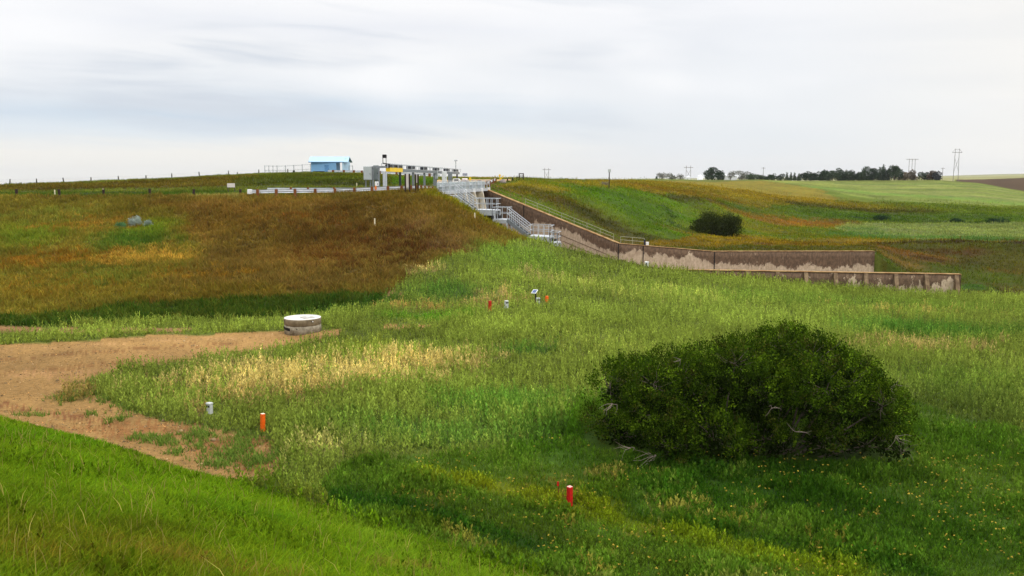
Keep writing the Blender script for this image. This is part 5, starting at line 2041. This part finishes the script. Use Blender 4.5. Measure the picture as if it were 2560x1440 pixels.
mat_barebranch = mat('grey_branches', lin(140, 134, 130), 0.9, 0.15, 3)
YT = 500.0
PXM = F / YT
DG, GG, OG = (50, 66, 44), (104, 108, 94), (70, 82, 60)
n_ord = 0
trees = [
    # px, top, width px, colour, shape, bare, n, label
    (1641, 441, 5, OG, 'cone', 0, 300, 'single tiny conifer at the far left of the farm trees'),
    (1655, 433.5, 22, GG, 'round', 1, 420, 'grey thinly leaved tree just right of the tiny conifer'),
    (1679, 431.5, 25, GG, 'round', 1, 460, 'taller grey thinly leaved tree left of the white farm shed'),
    (1702, 435, 18, GG, 'round', 1, 160, 'nearly bare grey tree behind the H-frame pylon'),
    (1778, 420.5, 38, DG, 'round', 0, 2600, 'big round dark green tree by the white grain bin'),
    (1802, 423.5, 26, DG, 'round', 0, 1600, 'dark green tree leaning against the right of the big round tree'),
    (1826, 430, 20, GG, 'round', 1, 260, 'sparse grey tree behind the pale farm roof'),
    (1854, 427, 28, GG, 'round', 1, 900, 'grey-green spreading tree right of the pale farm roof'),
    (1880, 435, 26, OG, 'round', 0, 1000, 'low olive tree right of the spreading grey tree'),
    (1900, 434.5, 24, OG, 'round', 0, 1000, 'low olive tree under the thin utility pole'),
    (1922, 438, 16, DG, 'round', 0, 700, 'small dark tree just right of the utility pole'),
    (1934, 435, 16, DG, 'round', 0, 700, 'small dark rounded tree between the utility pole and the pines'),
    (1951, 436, 18, DG, 'round', 0, 700, 'dark rounded tree left of the sparse pines'),
    (1967, 430.5, 11, OG, 'cone', 0, 420, 'slim sparse pine, leftmost of the four by the white farmhouse'),
    (1977, 432, 10, OG, 'cone', 0, 420, 'slim sparse pine, second of the four by the white farmhouse'),
    (1986, 431.5, 10, OG, 'cone', 0, 420, 'slim sparse pine, third of the four by the white farmhouse'),
    (1997, 434.5, 11, OG, 'cone', 0, 420, 'slim sparse pine, rightmost of the four by the white farmhouse'),
]
for k, (px, pt_, wpx, col, shp, bare, n, lb) in enumerate(trees):
    y = YT + (20 if k % 2 else -10)
    b = at(px, 451.5, y)
    make_tree('pine_tree' if shp == 'cone' else 'tree', lb, 'trees round the farmstead', b, at(px, pt_, y).z - b.z, wpx * (1.0 if shp == 'cone' or k in (4, 5) else 1.35) / F * y, col, 9, int(n * 1.2), 0.55, bare, shp, 0.02, 40 + k)
belt = [(2014, 431), (2028, 433), (2042, 432), (2055, 428), (2068, 430), (2081, 428), (2094, 426), (2107, 429), (2119, 426), (2132, 428), (2145, 424), (2158, 424), (2171, 422), (2184, 420), (2196, 419), (2208, 418), (2221, 417), (2235, 416.5), (2245, 419)]
for k, (px, pt_) in enumerate(belt):
    y = YT + rng.uniform(-15, 15)
    b = at(px, 453, y)
    make_tree('shelterbelt_tree', f'dark green tree in the long dense shelterbelt row, {ORD[k]} from the left', 'shelterbelt trees in a long row', b, (at(px, pt_, y).z - b.z) * rng.uniform(1.0, 1.16),
              31 / F * y, (DG, (46, 62, 42), (58, 72, 50))[k % 3], 10, 1500, 0.6, 0, 'cone' if k % 4 == 3 else 'round', 0.0, 80 + k)
for k, (px, pt_, wpx, col, lb) in enumerate(((2262, 421, 26, (112, 98, 72), 'brownish tree with thin crown at the foot of the three-legged pylon'), (2285, 425, 24, (104, 96, 84), 'purplish brown tree right of the three-legged pylon'),
                                             (2310, 431, 26, DG, 'low dark tree right of the brownish trees'), (2330, 427.5, 24, (88, 74, 60), 'rounded tree with a reddish crown near the shelterbelt end'),
                                             (2344, 428, 20, (64, 66, 70), 'rightmost dark tree ending the shelterbelt'))):
    y = YT - 5 * k
    b = at(px, 453, y)
    make_tree('shelterbelt_tree', lb, 'trees at the right end of the shelterbelt', b, at(px, pt_, y).z - b.z, wpx * 1.2 / F * y, col, 9, 1300, 0.6, 0, 'round', 0.0, 130 + k)


def shrub(px, pyb, wpx, hpx, col, label, n=2500, leaf=0.12, seed=1, depth=0.8, name='shrub', y=None, nl=7):
    c = hit(px, pyb)
    y = c.y
    W, H = wpx / F * y, hpx / F * y
    rs = np.random.default_rng(seed)
    r = thing(name, c, label, 'bush')
    lobes = []
    for k in range(nl):
        a = -1 + 2 * (k + rs.uniform(.2, .8)) / nl
        s_ = W * rs.uniform(.12, .2)
        lobes.append((a * W * .40, rs.uniform(-.3, .3) * W * depth + W * depth * .3, H * rs.uniform(.25, .55) * (1.1 - .35 * abs(a)), s_, s_, H * rs.uniform(.34, .46)))
    segs = [((lb[0] * .2, lb[1] * .5, -0.2), (lb[0], lb[1], lb[2] + lb[5] * .5), W * .008, W * .003) for lb in lobes for _ in range(2)]
    bark_mesh(segs, 4).build('stems', M_BARK, r)
    P, d, k = crown_points(lobes, n)
    P[:, 2] = np.maximum(P[:, 2], 0.02)
    cc = np.array(lin(col)) * rng.lognormal(0, 0.12, len(lobes))[k][:, None]
    V, Q, C = leaf_cloud(P, d, leaf, cc, 2, leaf)
    np_mesh('foliage', V, Q, M_LEAF, C, r)
    KEEP_OUT.append((c.x, c.y + W * depth * .3, W * .3))
    return r


shrub(1792, 590, 116, 62, (52, 60, 22), 'dark rounded bush alone on the far valley side above the wall', 9000, 0.22, 5, .6, nl=12)
shrub(2207, 551, 40, 10, (44, 68, 40), 'low dark shrub on the green strip above the lower field', 900, 0.22, 6)
shrub(2395, 557, 28, 8, (40, 62, 38), 'smallest dark shrub on the field edge, between two wider shrubs', 700, 0.22, 7)
shrub(2500, 559, 56, 11, (44, 68, 40), 'wide low dark shrub on the field edge near the right frame side', 1000, 0.22, 8)
shrub(335, 568, 30, 24, (158, 170, 160), 'silvery sage shrub on the embankment slope, larger of two', 1500, 0.09, 9)
shrub(368, 569, 18, 15, (150, 164, 150), 'silvery sage shrub on the embankment slope, smaller of two', 900, 0.09, 10)
shrub(300, 571, 24, 12, (84, 124, 80), 'low green shrub beside the silvery sage shrubs', 900, 0.09, 11)
shrub(1512, 464, 17, 6, (128, 120, 104), 'low grey dry shrub left of the sign post on the hilltop', 500, 0.16, 12)

# the big bush in the foreground
bc = hit(1880, 1130)
BX, BY = ratio(1876, 1060) * 26.6, 26.6
BZ = zat(BX, BY)
bush = thing('bush', (BX, BY, BZ), 'huge dark green sprawling bush dominating the right foreground', 'bush')
rs = np.random.default_rng(21)
# lobes: outline read from the photo (x offset from the bush centre in metres, height, radius)
lob = []
S = 27.5 / F
spec = [(1560, 960, 60), (1600, 900, 60), (1540, 1020, 52), (1580, 1080, 60), (1660, 910, 62), (1650, 1000, 90), (1700, 1080, 70), (1730, 890, 60), (1780, 960, 100), (1800, 1060, 80), (1850, 892, 70),
        (1900, 960, 100), (1920, 1060, 80), (1950, 850, 62), (1990, 900, 90), (2040, 884, 66), (2060, 960, 100), (2080, 1060, 70), (2120, 940, 70), (2150, 980, 90), (2190, 985, 52), (2190, 1060, 64), (2225, 1010, 50), (2240, 1075, 44)]
SPX = [(1876 + (px - 1885) * 1.08, py + (34 if px < 1740 and py < 950 else 0) + (14 if px > 2130 else 0), rp) for px, py, rp in spec] + [(1640, 1108, 52), (1740, 1132, 56), (1850, 1140, 56), (1960, 1130, 56), (2060, 1112, 56), (2160, 1092, 50), (2000, 868, 66), (1930, 872, 60), (2075, 905, 56), (1965, 850, 56)]
for px, py, rp in SPX:
    py2 = py + (18 if py < 1000 else 40)
    yy = BY + rs.uniform(-0.8, 1.2) + (980 - py) / 170 * 1.2
    p = at(px, py2, yy)
    r0 = rp / F * yy * rs.uniform(.85, 1.0)
    lob.append((p.x - BX, p.y - BY, max(p.z - BZ, 0.35), r0, r0 * rs.uniform(0.9, 1.3), r0 * rs.uniform(.75, .95)))
# second row behind for depth
for px, py, rp in spec[::2]:
    p = at(px * 0.9 + 188, py, BY + 2.2)
    r0 = rp / F * BY * 1.1
    lob.append((p.x - BX, 2.4 + rs.uniform(-.4, .6), max(min(p.z - BZ, 2.0), 0.5), r0, r0, r0 * .8))
L = np.array(lob)
stems, twigs = [], []
for k, lb in enumerate(lob):
    b0 = np.array([lb[0] * 0.45 + rs.normal(0, .3), lb[1] * .4 + 0.3, -0.15])
    e = np.array(lb[:3])
    m_ = (b0 + e) / 2 + np.array([rs.normal(0, .15), rs.normal(0, .15), rs.uniform(0.1, .4)])
    stems += [(b0, m_, .045, .03), (m_, e, .03, .014)]
    for _ in range(9):
        d = rs.normal(size=3)
        d[2] = d[2] * .6 + .35
        d /= np.linalg.norm(d)
        q = e + d * np.array(lb[3:]) * rs.uniform(.8, 1.25)
        mm = (e + q) / 2 + rs.normal(0, .08, 3)
        stems += [(e, mm, .012, .008), (mm, q, .008, .003)]
bark_mesh(stems, 5).build('stems', M_BARK, bush)
# dead pale twigs: sprays low at the left, a few at the sides
for px, py, n_, ln in ((1575, 1120, 5, .5), (1640, 1138, 6, .7), (1530, 1010, 6, .45), (1990, 1080, 4, .45), (2225, 970, 6, .6), (2240, 1090, 5, .45), (1930, 1020, 4, .35), (1700, 900, 4, .3)):
    yy = BY - 1.6 + (1.0 if py < 1000 else 0)
    p = np.array(at(px, py, yy)) - np.array([BX, BY, BZ])
    mbt = []
    for _ in range(n_):
        a = p + rs.normal(0, .012, 3)
        d = np.array([rs.normal((-0.4 if px < 1850 else .4), .6), rs.normal(-.2, .3), rs.normal(-.05, .35)])
        d /= np.linalg.norm(d)
        for _s in range(3):
            b = a + d * ln / 3
            mbt.append((a, b, .007 - .0016 * _s, .006 - .0016 * _s))
            a = b
            d = d + rs.normal(0, .35, 3)
            d /= np.linalg.norm(d)
    bark_mesh(mbt, 4).build('dead_twig', M_TWIG, bush)
# leaves: sprays on the upper and outer skin of the lobes, gaps between them
nsp = 5200
P, d, k = crown_points(lob, nsp * 3, 0.86)
kk = (d[:, 2] > -0.55 + 0.35 * rng.random(len(P))) & (P[:, 2] > 0.3 + 0.5 * rng.random(len(P)))
# leave out what lies deep inside another lobe
for q_, lb in enumerate(lob):
    e_ = (((P - np.array(lb[:3])) / np.array(lb[3:])) ** 2).sum(1)
    kk &= ~((e_ < 0.45) & (k != q_))
kk &= fbm(P[:, 0] * 3 + P[:, 2] * 2, P[:, 1] * 3 - P[:, 2] * 2.5, 1.1, 3, 4.0) > -0.06
P, d, k = P[kk], d[kk], k[kk]
tone = np.array([lin(c_) for c_ in ((58, 80, 14), (46, 66, 14), (84, 108, 20), (70, 74, 26))])[rng.choice(4, len(P), p=(.42, .3, .2, .08))]
cc = tone * rng.lognormal(0, .12, len(lob))[k][:, None] * rng.lognormal(0, .3, len(P))[:, None]
per = 26
dirs = d + np.array([0, 0, 0.5]) + rng.normal(0, .35, d.shape)
dirs /= np.linalg.norm(dirs, axis=1, keepdims=True)
tt = rng.random((len(P), per, 1)) * 0.34
PP = (P[:, None, :] + dirs[:, None, :] * tt + rng.normal(0, 0.07, (len(P), per, 3))).reshape(-1, 3)
V, Q, C = leaf_cloud(PP, np.repeat(dirs, per, 0), 0.072, np.repeat(cc, per, 0), 0, 0, 0.3)
# loose shoots that break the outline
Ps, ds, ks = crown_points(lob, 420, 1.0)
kk = (ds[:, 2] > 0.0) & (Ps[:, 2] > 1.0)
Ps, ds, ks = Ps[kk], ds[kk], ks[kk]
for q_, lb in enumerate(lob):
    e_ = (((Ps - np.array(lb[:3])) / np.array(lb[3:])) ** 2).sum(1)
    o_ = ~((e_ < 0.8) & (ks != q_))
    Ps, ds, ks = Ps[o_], ds[o_], ks[o_]
ds2 = ds * 0.5 + np.array([0, 0, 0.8]) + rng.normal(0, .3, ds.shape)
ds2 /= np.linalg.norm(ds2, axis=1, keepdims=True)
ln_ = rng.uniform(.18, .5, len(Ps))
bark_mesh([(p_, p_ + d_ * l_, .006, .002) for p_, d_, l_ in zip(Ps, ds2, ln_)], 3).build('shoots', M_BARK, bush)
tt = rng.random((len(Ps), 22, 1)) * ln_[:, None, None]
PP = (Ps[:, None, :] + ds2[:, None, :] * tt + rng.normal(0, 0.035, (len(Ps), 22, 3))).reshape(-1, 3)
V3, Q3, C3 = leaf_cloud(PP, np.repeat(ds2, 22, 0), 0.06, np.tile(np.array(lin(72, 92, 18)), (len(PP), 1)), 0, 0, 0.3)
V, Q, C = np.concatenate([V, V3]), np.concatenate([Q, Q3 + len(V)]), np.concatenate([C, C3])
# inner leaves that close the crown, its shade put into their darker colour
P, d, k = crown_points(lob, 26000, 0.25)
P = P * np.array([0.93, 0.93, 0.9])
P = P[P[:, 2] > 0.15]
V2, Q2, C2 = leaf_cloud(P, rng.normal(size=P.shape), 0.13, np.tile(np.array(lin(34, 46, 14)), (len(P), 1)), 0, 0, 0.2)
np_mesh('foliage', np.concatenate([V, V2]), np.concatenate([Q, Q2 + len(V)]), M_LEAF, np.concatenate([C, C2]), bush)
for px in range(1560, 2260, 60):
    p = at(px, 1060, BY)
    KEEP_OUT.append((p.x, BY + .6, 1.2))


# ------------------------------------------------------------------ the air: a thin even haze that greys the far prairie
hz = MB()
hz.box((0, 3000, -60), (16000, 7200, 260))
M_HAZE = bpy.data.materials.new('haze')
M_HAZE.use_nodes = True
_t = NT(M_HAZE.node_tree)
_o = _t.n('ShaderNodeOutputMaterial')
_p = _t.n('ShaderNodeVolumePrincipled', Density=0.00006, Anisotropy=0.2)
_p.inputs['Color'].default_value = (0.86, 0.9, 0.96, 1)
_t.l(_p.outputs[0], _o.inputs['Volume'])
tag(hz.build('haze', M_HAZE), kind='stuff')
SC.cycles.volume_bounces = 0


# ------------------------------------------------------------------ sow the plants
M_VEG = veg_mat('leaves_and_blades', 0.28)
DN = 1.0


def N(n):
    return int(n * DN)


def fore_mask(x, y):
    return dam_s(x, y) > 0.15 + 1.6 * fbm(x, y, 1.6, 3, 2.0) * np.clip((x + 10) / 8, 0.1, 1)


# mown bright grass of the near dam face
v = Veg()
x, y = sample(N(115000), 5.0, 34, 1.2, -420, 2200)
k = fore_mask(x, y)
x, y = x[k], y[k]
grass(v, x, y, lambda a, b: 0.12 + 0.12 * np.clip(fbm(a, b, 3.0, 2, 4.0) + 0.4, 0, 1), lambda a, b: 0.004 + 0.0009 * b, 9, 0.4, 0.6, 0.9, 0.18, 1.2)
k2 = rng.random(len(x)) < 0.028
x2, y2 = x[k2], y[k2]
hh = rng.uniform(.25, .42, len(x2))
v.add(*make_blades(np.stack([x2, y2, gsamp(ZG, x2, y2)], 1), hh, 0.003 + 0.0006 * y2, rng.normal(0, .13, (len(x2), 2)), np.array(lin(150, 138, 70)) * rng.lognormal(-.1, .3, len(x2))[:, None], 1.3, 0.05))
# a few broad-leaved weeds among the grass
x, y = sample(N(9000), 6, 32, 1.2, -420, 2200)
k = fore_mask(x, y) & (fbm(x, y, 1.2, 3, 17.0) > 0.12)
weeds(v, x[k], y[k], lambda a, b: 0.24 + 0 * b, 10, 0.62, 0.3)
tag(v.build('dam_grass', M_VEG), 'short bright green grass on the near dam face, olive and dry in the left corner', 'grass', kind='stuff')

# weeds on the meadow
v = Veg()
x, y = sample(N(140000), 17, 78, 1.1)
k = ~fore_mask(x, y) & (gsamp(KG, x, y) < 3.05) & ((dam_s(x, y) < 0.1) | (x > -5))
# the brown embankment is sown apart
emb = in_poly(x, y, PAINT[0][1])
x, y, = x[k & ~emb], y[k & ~emb]
LUSH = [tuple(hit(*q)[:2]) for q in ((860, 1150), (1200, 1120), (1450, 1090), (1480, 1000), (2300, 1000), (2560, 1060), (2900, 1060), (2900, 1600), (1700, 1700), (1350, 1450), (880, 1305), (800, 1215))]
lu = in_poly(x + 2 * fbm(x, y, 2, 3), y + 2 * fbm(x, y, 2, 3, 7.0), LUSH)
weeds(v, x[~lu], y[~lu], lambda a, b: 0.5 * (1 + 1.2 * fbm(a, b, 2.5, 3, 2.0)), 9, 1.25)
xl, yl = np.repeat(x[lu], 2), np.repeat(y[lu], 2)
xl, yl = xl + rng.normal(0, .12, len(xl)), yl + rng.normal(0, .12, len(xl))
weeds(v, xl, yl, lambda a, b: 0.22 * (1 + 2.2 * fbm(a, b, 1.5, 3, 2.0)), 7, 1.0, 0.36)
x, y = sample(N(70000), 17, 78, 1.1)
k = ~fore_mask(x, y) & (gsamp(KG, x, y) < 3.05) & ~in_poly(x, y, PAINT[0][1])
grass(v, x[k], y[k], lambda a, b: 0.2 + 0 * b, lambda a, b: 0.008 + 0.0008 * b, 4, 0.5, 0.5, 0.7)
# taller stalks in clumps, flowering or gone to seed
x, y = sample(N(16000), 20, 76, 1.2)
k = ~fore_mask(x, y) & (gsamp(KG, x, y) < 3.0) & ~in_poly(x, y, PAINT[0][1]) & (fbm(x, y, 3.0, 3, 21.0) > 0.10) & ~in_poly(x, y, LUSH)
weeds(v, x[k], y[k], lambda a, b: 0.78 + 0 * b, 13, 1.35, 0.15)
tag(v.build('meadow_weeds', M_VEG), 'waist-high green weeds with straw coloured dry patches on the meadow', 'weeds', kind='stuff')

# dry grass of the brown embankment
v = Veg()
x, y = sample(N(42000), 50, 92, 0.6, -260, 1380)
k = in_poly(x, y, PAINT[0][1]) & ~fore_mask(x, y)
grass(v, x[k], y[k], lambda a, b: 0.46 * (1 + 1.3 * fbm(a, b, 1.6, 3, 6.0)), lambda a, b: 0.06 + 0 * b, 7, 0.32, 0.45, 1.12, 0.1, 1.35)
tag(v.build('embankment_grass', M_VEG), 'dry brown tussock grass covering the embankment slope', 'grass', kind='stuff')

# grass of the bench, the upper slope, the valley side and the channel bank
v = Veg()
x, y = sample(N(104000), 84, 250, 1.0)
k = (gsamp(KG, x, y) > 3.0) & ~((x > -14) & (x < -2) & (y > 84) & (y < 118))
grass(v, x[k], y[k], lambda a, b: (0.20 + 0.0012 * b) * (1 + 0.8 * fbm(a, b, 5.0, 3, 6.0)), lambda a, b: 0.0007 * b, 4, 0.6, 0.5, 1.05, 0.1, 1.2)
x, y = sample(N(27000), 86, 260, 1.2, 1230, 3150)
k = (gsamp(KG, x, y) > 4.0) & (fbm(x, y, 9, 3, 15.0) > -0.02)
weeds(v, x[k], y[k], lambda a, b: 0.55 + 0.001 * b, 7, 0.95)
tag(v.build('hillside_grass', M_VEG), 'rough green and golden grass on the far valley side and upper bank', 'grass', kind='stuff')

# sparse weeds starting on the bare dirt
v = Veg()
x, y = [], []
for cx_, cy_, r_, n_ in [(a_, b_, c_, int(d_ * .45)) for a_, b_, c_, d_ in [(80, 1042, .5, 50), (180, 995, .9, 120), (270, 1003, .5, 60), (300, 1050, .4, 60), (375, 1102, .4, 80), (410, 1106, .5, 90), (490, 1092, 0.8, 200), (560, 1155, .8, 220), (635, 1158, .5, 140),
                         (340, 1098, .3, 40), (590, 1130, .7, 120), (225, 1040, .3, 30), (440, 1135, .4, 50), (520, 1120, .9, 70), (240, 960, .9, 130), (700, 1150, .9, 200), (330, 1020, .8, 120), (610, 1100, .7, 120)]]:
    c = hit(cx_, cy_)
    x.append(c.x + rng.normal(0, r_ * 0.45, n_))
    y.append(c.y + rng.normal(0, r_ * 0.6, n_))
x, y = np.concatenate(x), np.concatenate(y)
n = len(x)
per = 6
xx, yy = np.repeat(x, per) + rng.normal(0, .05, n * per), np.repeat(y, per) + rng.normal(0, .05, n * per)
cc = np.array(lin(104, 128, 50)) * rng.lognormal(0, .22, n * per)[:, None]
hh = rng.uniform(.08, .26, n * per)
v.add(*make_blades(np.stack([xx, yy, gsamp(ZG, xx, yy)], 1), hh, np.full(n * per, .03), rng.normal(0, 1, (n * per, 2)) * (hh * .5)[:, None], cc))
# loose litter and dead stalks on the dirt
x, y = sample(N(16000), 22, 52, 1.0, -260, 900)
_, so = field(x, y)
k = so > 0
x, y = x[k], y[k]
hh = rng.uniform(.01, .05, len(x))
v.add(*make_blades(np.stack([x, y, gsamp(ZG, x, y) + .012], 1), hh, np.full(len(x), .03), rng.normal(0, .06, (len(x), 2)), np.array(lin(150, 112, 66)) * rng.lognormal(-.2, .55, len(x))[:, None]))
tag(v.build('track_weeds', M_VEG), 'low scattered weeds and litter on the bare dirt track', 'weeds', kind='stuff')

# stones and clods lying on the dirt
x, y = sample(N(9000), 22, 52, 1.0, -260, 900)
_, so = field(x, y)
k = so > 0
x, y = x[k], y[k]
n = len(x)
r_ = rng.lognormal(-3.7, .45, n)
P0 = np.stack([x, y, gsamp(ZG, x, y) + .012], 1)
O = np.array([(1, 0, 0), (0, 1, 0), (-1, 0, 0), (0, -1, 0), (0, 0, .8), (0, 0, -.4)], float)
V = (P0[:, None, :] + (O[None] + rng.normal(0, .18, (n, 6, 3))) * r_[:, None, None]).reshape(-1, 3)
T = (np.arange(n)[:, None, None] * 6 + np.array([(0, 1, 4), (1, 2, 4), (2, 3, 4), (3, 0, 4), (1, 0, 5), (2, 1, 5), (3, 2, 5), (0, 3, 5)])[None]).reshape(-1, 3)
C = np.repeat(np.array(lin(150, 126, 92)) * rng.lognormal(-.15, .4, n)[:, None], 6, 0)
tag(np_mesh('track_stones', V, None, M_DIRT, C, tris=T), 'small stones and clods scattered on the bare dirt track', 'stones', kind='stuff')
# small yellow flower heads in the lush ground at the lower right
x, y = sample(N(1500), 17, 30, 1.0, 1000, 3000)
k = in_poly(x, y, LUSH) & ~fore_mask(x, y) & clear_of(x, y) & (fbm(x, y, 1.6, 3, 27.0) > 0.03)
x, y = x[k], y[k]
n = len(x)
P0 = np.repeat(np.stack([x, y, gsamp(ZG, x, y) + rng.uniform(.2, .36, n)], 1), 5, 0)
dd = rng.normal(size=P0.shape)
dd[:, 2] = np.abs(dd[:, 2])
dd /= np.linalg.norm(dd, axis=1, keepdims=True)
V, Q, C = make_leaves(P0, dd, np.full(len(P0), .038), np.full(len(P0), .026), np.repeat(np.array(lin(196, 170, 70)) * rng.lognormal(-.1, .25, n)[:, None], 5, 0))
tag(np_mesh('yellow_flowers', V, Q, M_VEG, C), 'tiny yellow flower heads dotted in the lush green at the lower right', 'flowers', kind='stuff')

print('scene built')
